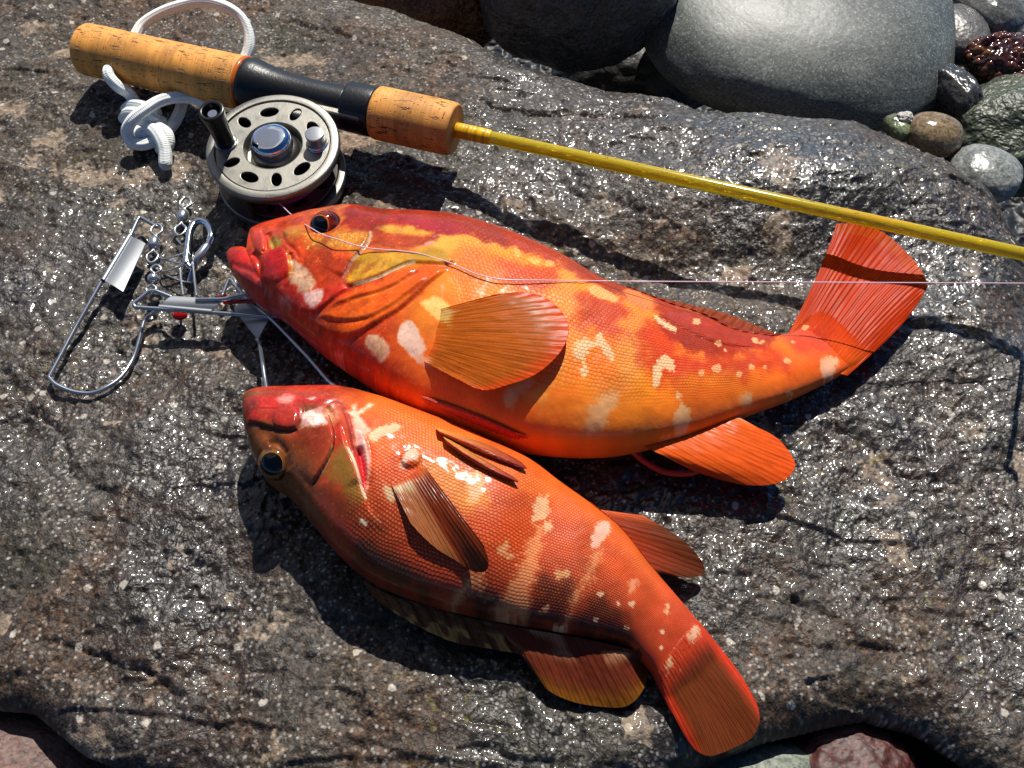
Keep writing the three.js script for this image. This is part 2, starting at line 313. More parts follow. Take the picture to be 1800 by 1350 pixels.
stone('pebble', 'glossy brown oval pebble beside the right edge of the wet rock', 'pebble', 1642, 236, -0.05, [0.0165, 0.010, 0.014], { seed: 17, yaw: -0.3, color: 0xa08a6a, rough: 0.12, bump: 0.00015, shape: { rough: 0.04 } });
stone('pebble', 'smooth pale grey pebble below the brown oval pebble', 'pebble', 1732, 305, -0.055, [0.02, 0.011, 0.019], { seed: 19, yaw: -0.5, color: 0xa8aca6, rough: 0.3, bump: 0.0003, shape: { rough: 0.06 } });
stone('pebble', 'small pale green pebble tucked beside the brown oval pebble', 'pebble', 1578, 225, -0.05, [0.007, 0.006, 0.010], { seed: 21, yaw: 0.4, color: 0x8f9a72, rough: 0.3, shape: { rough: 0.06 } });
stone('stone', 'dark greenish stone with mossy top at the right edge', 'stone', 1800, 235, -0.085, [0.055, 0.03, 0.042], { seed: 23, yaw: 0.2, color: 0x59614c, rough: 0.45, bump: 0.0015, shape: { rough: 0.14, ridges: 0.06 } });
stone('stone', 'dark grey stone deep in the gap left of the speckled boulder', 'stone', 1110, 130, -0.15, [0.06, 0.035, 0.04], { seed: 25, color: 0x3c3c3c, rough: 0.5, shape: { rough: 0.12 } });
stone('shell_fragment', 'white shell fragment beside the brown oval pebble', 'shell', 1590, 208, -0.045, [0.005, 0.0035, 0.004], { seed: 27, color: 0xe8e2d8, rough: 0.5, shape: { n: 20, rough: 0.25, lumps: 3 } });
stone('stone', 'smooth pinkish brown stone in the bottom left corner', 'stone', 10, 1392, -0.048, [0.042, 0.03, 0.034], { seed: 31, yaw: 0.3, color: 0x86645a, rough: 0.6, shape: { rough: 0.06 } });
stone('stone', 'grey green stone under the bottom edge of the wet rock', 'stone', 1335, 1416, -0.036, [0.032, 0.022, 0.024], { seed: 33, yaw: 0.1, color: 0x87907f, rough: 0.55, shape: { rough: 0.05 } });
stone('stone', 'rough red brown stone at the bottom edge beside a shell', 'stone', 1482, 1380, -0.036, [0.027, 0.022, 0.028], { seed: 35, yaw: -0.4, color: 0x8a4a42, speck: speckA, rough: 0.55, bump: 0.0005, shape: { rough: 0.08, ridges: 0.09 } });
stone('stone', 'glossy black wet stone beside the red brown stone', 'stone', 1578, 1350, -0.05, [0.022, 0.014, 0.02], { seed: 37, color: 0x202326, rough: 0.12, bump: 0.0002, shape: { rough: 0.06 } });
{ // knobbly red-brown lump in the top right corner
  const c = at(1762, 112, -0.07), r = rng(5), parts = [];
  parts.push(pebbleGeo([0.024, 0.016, 0.02], 41, { n: 30, rough: 0.15, ridges: 0.2 }));
  for (let i = 0; i < 240; i++) {
    const a = r() * 6.283, k = Math.sqrt(r()), y = 0.6 + 0.4 * r(), s = 0.0016 + 0.0022 * r(), x = Math.cos(a) * 0.024 * k, z = Math.sin(a) * 0.02 * k, top = 0.016 * Math.sqrt(Math.max(0, 1 - k * k)) * (k < 0.35 ? 0.55 + k : 1);
    const g = new THREE.IcosahedronGeometry(s, 2); g.scale(1, 0.7 + r(), 1).translate(x, top * y, z); g.deleteAttribute('uv'); g.setAttribute('uv', new THREE.BufferAttribute(new Float32Array(g.attributes.position.count * 2).fill(r()), 2));
    parts.push(g);
  }
  const flat = parts.map((g) => (g.index ? g.toNonIndexed() : g)), g = mergeGeometries(flat), col = new Float32Array(g.attributes.position.count * 3);
  let at0 = 0; flat.forEach((f, i) => { const k = r(), c2 = i === 0 ? [0.035, 0.012, 0.01] : k < 0.5 ? [0.10, 0.03, 0.018] : k < 0.75 ? [0.06, 0.012, 0.016] : [0.17, 0.07, 0.025]; for (let j = 0; j < f.attributes.position.count; j++) col.set(c2, (at0 + j) * 3); at0 += f.attributes.position.count; });
  g.setAttribute('color', new THREE.BufferAttribute(col, 3)); g.translate(c.x, c.y, c.z);
  soloMesh('crusty_lump', g, std({ vertexColors: true, roughness: 0.14 }), 'dark red brown knobbly wet crust lump in the top right corner', 'marine growth');
}

// ---------------------------------------------------------------- fish: builder
const Zm = (ox, oy, s) => (...a) => { const r = []; for (let i = 0; i < a.length; i += 2) r.push([ox + a[i] / s, oy + a[i + 1] / s]); return r; };
function crAt(arr, t) {                    // Catmull-Rom through rows of numbers, t 0..1
  const n = arr.length - 1, x = clamp(t) * n, i = Math.min(n - 1, Math.floor(x)), f = x - i, a = arr[Math.max(0, i - 1)], b = arr[i], c = arr[i + 1], d = arr[Math.min(n, i + 2)];
  return b.map((_, k) => 0.5 * (2 * b[k] + (c[k] - a[k]) * f + (2 * a[k] - 5 * b[k] + 4 * c[k] - d[k]) * f * f + (3 * b[k] - a[k] - 3 * c[k] + d[k]) * f * f * f));
}
function smoothClosed(pts, k = 5) { const o = [], n = pts.length; for (let i = 0; i < n; i++) { const q = [pts[(i + n - 1) % n], pts[i], pts[(i + 1) % n], pts[(i + 2) % n]]; for (let j = 0; j < k; j++) { const f = j / k; o.push([0, 1].map((c) => 0.5 * (2 * q[1][c] + (q[2][c] - q[0][c]) * f + (2 * q[0][c] - 5 * q[1][c] + 4 * q[2][c] - q[3][c]) * f * f + (3 * q[1][c] - q[0][c] - 3 * q[2][c] + q[3][c]) * f * f * f))); } } return o; }
function smoothOpen(pts, k = 6) { const o = []; const n = (pts.length - 1) * k; for (let i = 0; i <= n; i++) o.push(crAt(pts, i / n)); return o; }
class Shell {                              // a closed body swept along paired back and belly points
  constructor(sec, Ns, power = 0.82, capHead = 0.02, capTail = 0.03) {
    const rows = sec.map((s) => [...s.d, ...s.b, s.hd, s.hb, s.T, s.Tb]);
    this.Ns = Ns; this.power = power; this.D = []; this.B = []; this.N = []; this.T = []; this.Tb = []; this.len = [0]; this.wid = [];
    for (let i = 0; i <= Ns; i++) { const t = i / Ns, r = crAt(rows, t), cap = Math.sqrt(clamp(t / capHead)) * Math.sqrt(clamp((1 - t) / capTail)); this.D.push(at(r[0], r[1], r[4])); this.B.push(at(r[2], r[3], r[5])); this.T.push(r[6] * cap); this.Tb.push(r[7] * cap); this.wid.push(this.D[i].distanceTo(this.B[i])); }
    const mid = (i) => this.D[i].clone().add(this.B[i]).multiplyScalar(0.5);
    for (let i = 0; i <= Ns; i++) { const tan = mid(Math.min(Ns, i + 4)).sub(mid(Math.max(0, i - 4))), n = tan.cross(this.B[i].clone().sub(this.D[i])).normalize(); if (n.y < 0) n.negate(); n.lerp(UPV, 0.35).normalize(); this.N.push(n); if (i) this.len.push(this.len[i - 1] + mid(i).distanceTo(mid(i - 1))); }
  }
  top(s, v, out) {                         // s 0..1 along, v 0 back .. 1 belly
    const x = clamp(s) * this.Ns, i = Math.min(this.Ns - 1, Math.floor(x)), f = x - i, h = Math.pow(2 * Math.sqrt(Math.max(0, v * (1 - v))), this.power);
    const D0 = this.D[i], D1 = this.D[i + 1], B0 = this.B[i], B1 = this.B[i + 1], N = this.N[i], T = lerp(this.T[i], this.T[i + 1], f) * h;
    out.x = lerp(lerp(D0.x, D1.x, f), lerp(B0.x, B1.x, f), v) + N.x * T;
    out.y = lerp(lerp(D0.y, D1.y, f), lerp(B0.y, B1.y, f), v) + N.y * T;
    out.z = lerp(lerp(D0.z, D1.z, f), lerp(B0.z, B1.z, f), v) + N.z * T;
    return out;
  }
  geometry(fish, M, M2) {
    const { Ns } = this, R = M + M2, P = new Float32Array((Ns + 1) * R * 3), uv = new Float32Array((Ns + 1) * R * 2), idx = [], p = V3();
    for (let i = 0; i <= Ns; i++) for (let j = 0; j < R; j++) {
      const k = i * R + j;
      if (j < M) {
        const v = (1 - Math.cos(Math.PI * j / (M - 1))) / 2; this.top(i / Ns, v, p);
        const rel = fish.relief ? fish.sample(fish.relief, p.x, p.z) : 0; p.addScaledVector(this.N[i], rel * sstep(0, 0.03, v) * sstep(0, 0.03, 1 - v) * sstep(0, 0.02, i / Ns));
      } else {
        const v = 1 - (1 - Math.cos(Math.PI * (j - M + 1) / (M2 + 1))) / 2, h = Math.pow(2 * Math.sqrt(Math.max(0, v * (1 - v))), 0.7);
        p.copy(this.D[i]).lerp(this.B[i], v).addScaledVector(this.N[i], -this.Tb[i] * h);
      }
      P.set([p.x, p.y, p.z], k * 3); uv.set(fish.uvOf(p.x, p.z), k * 2);
      if (i < Ns) { const a = k, b = i * R + (j + 1) % R, c = a + R, d = b + R; idx.push(a, c, b, b, c, d); }
    }
    const g = new THREE.BufferGeometry(); g.setAttribute('position', new THREE.BufferAttribute(P, 3)); g.setAttribute('uv', new THREE.BufferAttribute(uv, 2)); g.setIndex(idx);
    // faces outward
    g.computeVertexNormals(); const m = (Math.floor(Ns / 2) * R + Math.floor(M / 2)); if (g.attributes.normal.getY(m) < 0) { for (let i = 0; i < idx.length; i += 3) { const t = idx[i]; idx[i] = idx[i + 1]; idx[i + 1] = t; } g.setIndex(idx); g.computeVertexNormals(); }
    return g;
  }
}

class Fish {
  constructor(def) {
    this.def = def;
    this.body = new Shell(def.sec, 520);
    this.extra = (def.extra ?? []).map((e) => new Shell(e.sec, e.n ?? 90, 0.75, 0.08, 0.12));
    const all = [this.body, ...this.extra], xs = [], zs = [];
    for (const s of all) for (const p of [...s.D, ...s.B]) { xs.push(p.x); zs.push(p.z); }
    const m = 0.012; this.x0 = Math.min(...xs) - m; this.x1 = Math.max(...xs) + m; this.z0 = Math.min(...zs) - m; this.z1 = Math.max(...zs) + m;
    const ratio = (this.z1 - this.z0) / (this.x1 - this.x0);
    this.W = ratio > 1 ? Math.round(2048 / ratio) : 2048; this.H = Math.round(this.W * ratio); this.px = (this.x1 - this.x0) / this.W;
    this.GW = this.W >> 1; this.GH = this.H >> 1;
    this.height = new Float32Array(this.GW * this.GH).fill(-1);
    const p = V3();
    for (const s of all) { const n = s === this.body ? 1500 : 400, k = s === this.body ? 620 : 200; for (let i = 0; i <= n; i++) for (let j = 0; j <= k; j++) { s.top(i / n, j / k, p); const q = this.cell(p.x, p.z); if (q >= 0 && p.y > this.height[q]) this.height[q] = p.y; } }
    this.relief = new Float32Array(this.GW * this.GH);
    // body coordinates for every texel
    const N = this.W * this.H; this.S = new Float32Array(N).fill(-1); this.Vv = new Float32Array(N);
    for (let i = 0; i <= 3400; i++) for (let j = 0; j <= 1300; j++) { const s = i / 3400, v = j / 1300; this.body.top(s, v, p); const a = Math.floor((p.x - this.x0) / this.px), b = Math.floor((p.z - this.z0) / this.px), q = b * this.W + a; if (a >= 0 && b >= 0 && a < this.W && b < this.H) { this.S[q] = s; this.Vv[q] = v; } }
    for (let q = 1; q < N; q++) if (this.S[q] < 0 && this.S[q - 1] >= 0) { this.S[q] = this.S[q - 1] + 1e-5; this.Vv[q] = this.Vv[q - 1]; if (q % this.W && q + 1 < N && this.S[q + 1] < 0 && q + 2 < N && this.S[q + 2] < 0) this.S[q] = -1; }
    // scale rows: as many rows across the tail as across the belly
    const rows = def.scaleRows; this.C = [0]; for (let i = 1; i <= 520; i++) this.C.push(this.C[i - 1] + (this.body.len[i] - this.body.len[i - 1]) / (Math.max(this.body.wid[i], 0.012) / rows * 1.12));
    this.rgb = new Float32Array(N * 3); this.bump = new Float32Array(N).fill(0.5); this.gloss = new Float32Array(N).fill(0);
  }
  cell(x, z) { const a = Math.floor((x - this.x0) / (this.x1 - this.x0) * this.GW), b = Math.floor((z - this.z0) / (this.z1 - this.z0) * this.GH); return a < 0 || b < 0 || a >= this.GW || b >= this.GH ? -1 : b * this.GW + a; }
  sample(A, x, z) {
    const a = clamp((x - this.x0) / (this.x1 - this.x0) * this.GW - 0.5, 0, this.GW - 1.001), b = clamp((z - this.z0) / (this.z1 - this.z0) * this.GH - 0.5, 0, this.GH - 1.001), i = Math.floor(a), j = Math.floor(b), u = a - i, v = b - j, k = j * this.GW + i;
    return lerp(lerp(A[k], A[k + 1], u), lerp(A[k + this.GW], A[k + this.GW + 1], u), v);
  }
  uvOf(x, z) { return [(x - this.x0) / (this.x1 - this.x0), (z - this.z0) / (this.z1 - this.z0)]; }
  hit(px, py, off = 0, fallback) {         // where the body's surface (lifted by off) lies at that place
    const d = rayOf(px, py), c = camera.position, t0 = (0.075 - c.y) / d.y, t1 = (-0.01 - c.y) / d.y, n = 340;
    for (let i = 0; i <= n; i++) { const t = lerp(t0, t1, i / n), x = c.x + d.x * t, y = c.y + d.y * t, z = c.z + d.z * t, q = this.cell(x, z); if (q >= 0 && this.height[q] > -0.5 && y <= this.height[q] + off) return V3(x, this.height[q] + off, z); }
    return at(px, py, fallback ?? this.def.flat);
  }
  flat(pts, closed) { const q = pts.map(([x, y]) => { const p = this.hit(x, y); return [p.x, p.z]; }); return closed ? smoothClosed(q) : smoothOpen(q); }
  eachGrid([ax, bx, az, bz], f) { for (let j = Math.max(0, Math.floor((az - this.z0) / (this.px * 2))); j < Math.min(this.GH, (bz - this.z0) / (this.px * 2)); j++) for (let i = Math.max(0, Math.floor((ax - this.x0) / (this.px * 2))); i < Math.min(this.GW, (bx - this.x0) / (this.px * 2)); i++) f(j * this.GW + i, this.x0 + (i + 0.5) * this.px * 2, this.z0 + (j + 0.5) * this.px * 2); }
  step(pts, ref, amp, L, taper = 0.12) {   // an overlapping edge: ref lies on the raised side
    const line = this.flat(pts), r = this.hit(...ref), o = {}; lineDist(r.x, r.z, line, o); const sg = Math.sign(o.side);
    this.eachGrid(bounds(line, L * 2.5), (k, x, z) => { lineDist(x, z, line, o); if (o.d > L * 2.5) return; const ends = sstep(0, taper, o.t) * sstep(0, taper, 1 - o.t), s = o.side * sg > 0 ? o.d : -o.d; this.relief[k] += amp * ends * (s >= 0 ? Math.exp(-((s / L) ** 2)) * sstep(-0.0002, 0.0010, s) : -0.35 * Math.exp(-((s / (L * 0.3)) ** 2))); });
  }
  groove(pts, depth, w) { const line = this.flat(pts), o = {}; this.eachGrid(bounds(line, w * 3), (k, x, z) => { lineDist(x, z, line, o); this.relief[k] -= depth * Math.exp(-((o.d / w) ** 2)) * sstep(0, 0.1, o.t) * sstep(0, 0.1, 1 - o.t); }); }
  plateau(pts, amp, edge) { const poly = this.flat(pts, true); this.eachGrid(bounds(poly, 0.002), (k, x, z) => { const d = insideDist(x, z, poly); if (d > 0) this.relief[k] += amp * Math.sqrt(1 - (1 - clamp(d / edge)) ** 2); }); }
  each([ax, bx, az, bz], f) { for (let j = Math.max(0, Math.floor((az - this.z0) / this.px)); j < Math.min(this.H, (bz - this.z0) / this.px); j++) for (let i = Math.max(0, Math.floor((ax - this.x0) / this.px)); i < Math.min(this.W, (bx - this.x0) / this.px); i++) f(j * this.W + i, this.x0 + (i + 0.5) * this.px, this.z0 + (j + 0.5) * this.px); }
  mix(k, c, a) { const r = this.rgb; k *= 3; r[k] += (c[0] - r[k]) * a; r[k + 1] += (c[1] - r[k + 1]) * a; r[k + 2] += (c[2] - r[k + 2]) * a; }
  lattice(q, out) {
    const s = this.S[q]; if (s < 0) return false;
    const X = (q % this.W) * this.px, Z = Math.floor(q / this.W) * this.px, x = s * 520, i = Math.min(519, Math.floor(x)), c = lerp(this.C[i], this.C[i + 1], x - i) + (vn(X * 110 + 5, Z * 110) - 0.5) * 1.1 + (vn(X * 420, Z * 420 + 9) - 0.5) * 0.42, row = this.Vv[q] * this.def.scaleRows + (vn(X * 110 + 45, Z * 110 + 70) - 0.5) * 1.1 + (vn(X * 420 + 70, Z * 420) - 0.5) * 0.42, ri = Math.floor(row), a = c + (ri & 1 ? 0.5 : 0), ai = Math.floor(a);
    out.u = a - ai - 0.5; out.v = row - ri - 0.5; out.id = hash(ai, ri); out.s = s; out.bv = this.Vv[q]; return true;
  }
  patch(pts, c, { soft = 0.0008, alpha = 1, noise = 0.0012, freq = 300, scaly = 0 } = {}) {
    const poly = this.flat(pts, true), L = {};
    this.each(bounds(poly, soft + noise + 0.001), (k, x, z) => {
      let d = insideDist(x, z, poly) + (fbm(x * freq + 9, z * freq, 3) - 0.5) * 2 * noise + (vn(x * 1700, z * 1700) - 0.5) * 0.0006;
      if (scaly && this.lattice(k, L)) d += (L.id - 0.5) * scaly;
      const a = sstep(-soft, soft, d) * alpha * (0.88 + 0.12 * vn(x * 900 + 3, z * 900)); if (a > 0.003) this.mix(k, c, a);
    });
  }
  spot(x, y, r, c, o = {}) { const n = 7, pts = []; for (let i = 0; i < n; i++) { const a = i / n * 6.283, k = r * (0.8 + 0.4 * hash(Math.round(x * 7) + i, Math.round(y * 5))); pts.push([x + Math.cos(a) * k, y + Math.sin(a) * k * 0.9]); } this.patch(pts, c, { soft: 0.0004, noise: 0.0005, ...o }); }
  stroke(pts, c, w, alpha = 1, soft = 0.5) { const line = this.flat(pts), o = {}; this.each(bounds(line, w * 2), (k, x, z) => { lineDist(x, z, line, o); const a = sstep(w, w * (1 - soft), o.d) * alpha * sstep(0, 0.06, o.t) * sstep(0, 0.06, 1 - o.t); if (a > 0.003) this.mix(k, c, a); }); }
  base(f) { const o = [0, 0, 0]; for (let j = 0, k = 0; j < this.H; j++) for (let i = 0; i < this.W; i++, k++) { const s = this.S[k] < 0 ? 0.02 : this.S[k]; f(s, this.S[k] < 0 ? 0.5 : this.Vv[k], this.x0 + (i + 0.5) * this.px, this.z0 + (j + 0.5) * this.px, o); this.rgb[k * 3] = o[0]; this.rgb[k * 3 + 1] = o[1]; this.rgb[k * 3 + 2] = o[2]; } }
  skinGrain(sMax) {                        // uneven pigment of the scaleless head, and a slight unevenness of the whole skin
    const L = {};
    for (let k = 0; k < this.W * this.H; k++) { const s = this.S[k]; const x = (k % this.W) * this.px, z = Math.floor(k / this.W) * this.px, a = sstep(sMax, sMax - 0.06, s < 0 ? 0 : s), m = 1 + a * ((fbm(x * 240, z * 240, 3) - 0.5) * 0.4 + (vn(x * 1300, z * 1300) - 0.5) * 0.16 + 0.04) + (1 - a) * (fbm(x * 90 + 3, z * 90, 3) - 0.5) * 0.25; for (let c = 0; c < 3; c++) this.rgb[k * 3 + c] *= m; if (a > 0) this.mix(k, [112, 30, 18], a * 0.4 * sstep(0.56, 0.7, fbm(x * 130 + 50, z * 130, 4))); }
    for (let j = 0; j < this.GH; j++) for (let i = 0; i < this.GW; i++) { const x = i * this.px * 2, z = j * this.px * 2; this.relief[j * this.GW + i] += (fbm(x * 100 + 7, z * 100, 3) - 0.5) * 0.0007 + (vn(x * 420, z * 420) - 0.5) * 0.00012; }
  }
  maps() {
    const N = this.W * this.H, D = new Uint8Array(N * 4), Bm = new Uint8Array(N * 4);
    for (let k = 0; k < N; k++) { for (let c = 0; c < 3; c++) D[k * 4 + c] = clamp(this.rgb[k * 3 + c], 0, 255); D[k * 4 + 3] = 255; Bm[k * 4] = Bm[k * 4 + 1] = Bm[k * 4 + 2] = clamp(this.bump[k]) * 255; Bm[k * 4 + 3] = 255; }
    return { map: tex(this.W, this.H, D, true), bumpMap: tex(this.W, this.H, Bm) };
  }
  bodyGeometry() { const gs = [this.body.geometry(this, 230, 40), ...this.extra.map((e) => e.geometry(this, 60, 30))]; return mergeGeometries(gs); }
  // a fin: rays run from base to tip, both given from the first ray to the last; lift(t, u) = height over the body, or over y = 0 when free
  fin({ base, mid, tip, free, follow = true, lift, rays = 26, ripple = 0.00007, thick = 0.0004, nt = 150, nu = 46 }) {
    const P = [], uv = [], idx = [], row = (nt + 1), B = base, T = tip, grid = [], tint = []; Fish.tint = { row, nt, nu, tint };
    for (let j = 0; j <= nu; j++) for (let i = 0; i <= nt; i++) {
      const t = i / nt, u = j / nu, b = crAt(B, t), e = crAt(T, t), m = mid ? crAt(mid, t) : [(b[0] + e[0]) / 2, (b[1] + e[1]) / 2];
      const c = [0, 1].map((k) => { const mm = 2 * m[k] - 0.5 * (b[k] + e[k]); return b[k] * (1 - u) ** 2 + 2 * mm * u * (1 - u) + e[k] * u * u; });
      const h = lift(t, u), p = free ? at(c[0], c[1], h) : this.hit(c[0], c[1], h);
      if (follow && free && u < 0.5) { const q = this.cell(p.x, p.z); if (q >= 0 && this.height[q] > -0.5 && this.height[q] < p.y + 0.0055) p.y = Math.max(p.y, this.height[q] + 0.0003 * sstep(0, 0.12, u) - 0.0012 * sstep(0.08, 0, u)); }
      p.y += Math.sin(t * rays * 6.283) * ripple * sstep(0, 0.15, u) * (1 - 0.3 * u);
      grid.push(p); uv.push(t, u); if (u <= 0.5) { const q = this.W * Math.round((p.z - this.z0) / this.px) + Math.round((p.x - this.x0) / this.px); tint.push(this.S[q] >= 0 ? [this.rgb[q * 3], this.rgb[q * 3 + 1], this.rgb[q * 3 + 2]] : null); }
    }
    if (!free) for (let r = 0; r < 6; r++) { const q = grid.map((p) => p.y); for (let j = 1; j < nu; j++) for (let i = 1; i < nt; i++) { const k = j * row + i; grid[k].y = Math.max(q[k], 0.5 * q[k] + 0.125 * (q[k - 1] + q[k + 1] + q[k - row] + q[k + row])); } }
    const n = grid.length;
    for (const p of grid) P.push(p.x, p.y, p.z);
    grid.forEach((p, k) => { const i = k % row, j = Math.floor(k / row), e = Math.min(1, Math.min(i, nt - i) / 6, (nu - j) / 5); P.push(p.x, p.y - thick * e, p.z); });
    uv.push(...uv);
    for (let j = 0; j < nu; j++) for (let i = 0; i < nt; i++) { const a = j * row + i, b = a + 1, c = a + row, d = c + 1; idx.push(a, b, c, b, d, c, a + n, c + n, b + n, b + n, c + n, d + n); }
    const g = new THREE.BufferGeometry(); g.setAttribute('position', new THREE.BufferAttribute(new Float32Array(P), 3)); g.setAttribute('uv', new THREE.BufferAttribute(new Float32Array(uv), 2)); g.setIndex(idx); g.computeVertexNormals();
    if (g.attributes.normal.getY(Math.floor(nu / 2) * row + Math.floor(nt / 2)) < 0) { for (let i = 0; i < idx.length; i += 3) { const t = idx[i]; idx[i] = idx[i + 1]; idx[i + 1] = t; } g.setIndex(idx); g.computeVertexNormals(); }
    return g;
  }
}
function skinTo(reach) {                    // near its root a fin wears the colours of the skin it grows from
  const { row, nt, nu, tint } = Fish.tint;
  return (t, u, o) => { const a = sstep(reach, reach * 0.35, u + 0.05 * (vn(t * 40, u * 9) - 0.5)); if (a <= 0) return 0; const c = tint[Math.min(Math.round(u * nu), Math.floor(nu / 2)) * row + Math.round(t * nt)]; if (!c) return 0; for (let k = 0; k < 3; k++) o[k] = lerp(o[k], c[k], a); return a; };
}
function finMat(rays0, f, { rough = 0.27, spec = 0.4, root = 0, w = 768, h = 256, dark = 0.45, through = 0.16 } = {}) {
  const rays = rays0 * 2, skin = root ? skinTo(root) : null, map = bake(w, h, (u, v, o) => {
    f(u, v, o); const sk = skin ? skin(u, v, o) : 0;
    const split = v > 0.45 ? Math.abs(((u * rays + 0.25) % 1) - 0.5) < 0.06 * sstep(0.4, 0.9, v) ? 0.75 : 1 : 1;
    const ph = Math.abs(((u * rays + 100) % 1) - 0.5) * 2, line = sstep(0.62, 0.95, ph), n = 0.92 + 0.16 * vn(u * rays * 2.3, v * 9 + 3) + 0.08 * (vn(u * 220, v * 60) - 0.5);
    const k = lerp(n, 1, sk) * (1 - 0.6 * dark * (1 - sk) * line * (0.35 + 0.65 * vn(u * rays * 0.9 + 50, v * 3))) * split;
    o[0] *= k; o[1] *= k; o[2] *= k;
  }, true);
  const bumpMap = finMat.bump ??= bake(512, 256, (u, v, o) => { o[0] = o[1] = o[2] = 255 * (0.65 * vn(u * 11, v * 8) + 0.2 * vn(u * 30 + 9, v * 12) + 0.15 * vn(u * 80, v * 4)); }, false, true);
  return phys({ map, bumpMap, bumpScale: 0.0004, specularIntensity: spec, roughness: rough, transmission: through, thickness: 0, side: THREE.DoubleSide });
}
function eyeOf(parent, center, r, gaze, irisR, pupilR, colors) {
  const eye = new THREE.Group(); eye.name = 'eye'; eye.position.copy(parent.worldToLocal(center.clone())); parent.add(eye);
  const q = new THREE.Quaternion().setFromUnitVectors(UPV, gaze.clone().normalize());
  const cap = (rad, a, seg, bulge) => { const g = new THREE.SphereGeometry(rad, 48, seg, 0, Math.PI * 2, 0, a); g.scale(1, bulge, 1); return g.applyQuaternion(q).translate(center.x, center.y, center.z); };
  const ball = bake(256, 256, (u, v, o) => { const n = fbm(u * 14, v * 10, 3), t = sstep(0.3, 0.7, n); o[0] = lerp(colors.a[0], colors.b[0], t); o[1] = lerp(colors.a[1], colors.b[1], t); o[2] = lerp(colors.a[2], colors.b[2], t); }, true, true);
  const iris = bake(256, 64, (u, v, o) => { const n = fbm(u * 30, v * 4, 3), e = sstep(0.75, 0.95, 1 - v); const q = sstep(0.13, 0.2, v + (n - 0.5) * 0.1); o[0] = lerp(colors.a[0], lerp(250, 200, n), q); o[1] = lerp(colors.a[1], lerp(136, 74, n), q); o[2] = lerp(colors.a[2], 20, q); }, true, true);
  mesh('eyeball', cap(r, Math.PI, 40, 1), std({ map: ball, roughness: 0.08 }), eye);
  mesh('iris', cap(r * 1.03, Math.asin(irisR / r), 14, 1), std({ map: iris, roughness: 0.08, metalness: 0.25 }), eye);
  mesh('pupil', cap(r * 1.055, Math.asin(pupilR / r), 12, 1), std({ color: 0x05070a, roughness: 0.06 }), eye);
  return eye;
}

// ---------------------------------------------------------------- the upper, larger grouper
const S1 = (dx, dy, bx, by, h, T, Tb) => ({ d: [dx, dy], b: [bx, by], hd: h, hb: h, T, Tb });
const fish1 = new Fish({
  flat: 0.025, scaleRows: 54,
  sec: [
    S1(438, 408, 434, 496, 0.021, 0.007, 0.008), S1(474, 401, 452, 524, 0.022, 0.013, 0.013), S1(520, 396, 485, 547, 0.023, 0.018, 0.017), S1(570, 386, 522, 577, 0.025, 0.021, 0.02),
    S1(625, 379, 567, 614, 0.026, 0.023, 0.022), S1(685, 388, 627, 655, 0.026, 0.025, 0.023), S1(748, 390, 692, 700, 0.026, 0.026, 0.023), S1(812, 398, 762, 737, 0.026, 0.027, 0.023), S1(872, 415, 832, 764, 0.026, 0.027, 0.023),
    S1(932, 439, 902, 781, 0.026, 0.026, 0.023), S1(992, 468, 972, 791, 0.025, 0.025, 0.022), S1(1050, 502, 1040, 794, 0.024, 0.023, 0.021), S1(1110, 524, 1102, 790, 0.023, 0.021, 0.019), S1(1170, 544, 1162, 778, 0.021, 0.018, 0.017),
    S1(1232, 561, 1216, 764, 0.019, 0.0155, 0.015), S1(1292, 585, 1270, 745, 0.017, 0.013, 0.013), S1(1340, 592, 1330, 722, 0.015, 0.011, 0.011), S1(1378, 592, 1390, 700, 0.013, 0.009, 0.009), S1(1404, 577, 1450, 672, 0.0115, 0.007, 0.0075), S1(1421, 557, 1508, 640, 0.0105, 0.0045, 0.005), S1(1432, 535, 1535, 618, 0.0105, 0.002, 0.003),
  ],
  extra: [{ sec: [S1(404, 450, 403, 461, 0.021, 0.004, 0.005), S1(414, 441, 409, 481, 0.0215, 0.006, 0.007), S1(436, 444, 427, 505, 0.022, 0.0085, 0.009), S1(455, 462, 452, 527, 0.022, 0.011, 0.011), S1(480, 492, 488, 548, 0.022, 0.012, 0.012), S1(510, 530, 520, 565, 0.022, 0.008, 0.010)] }],
});
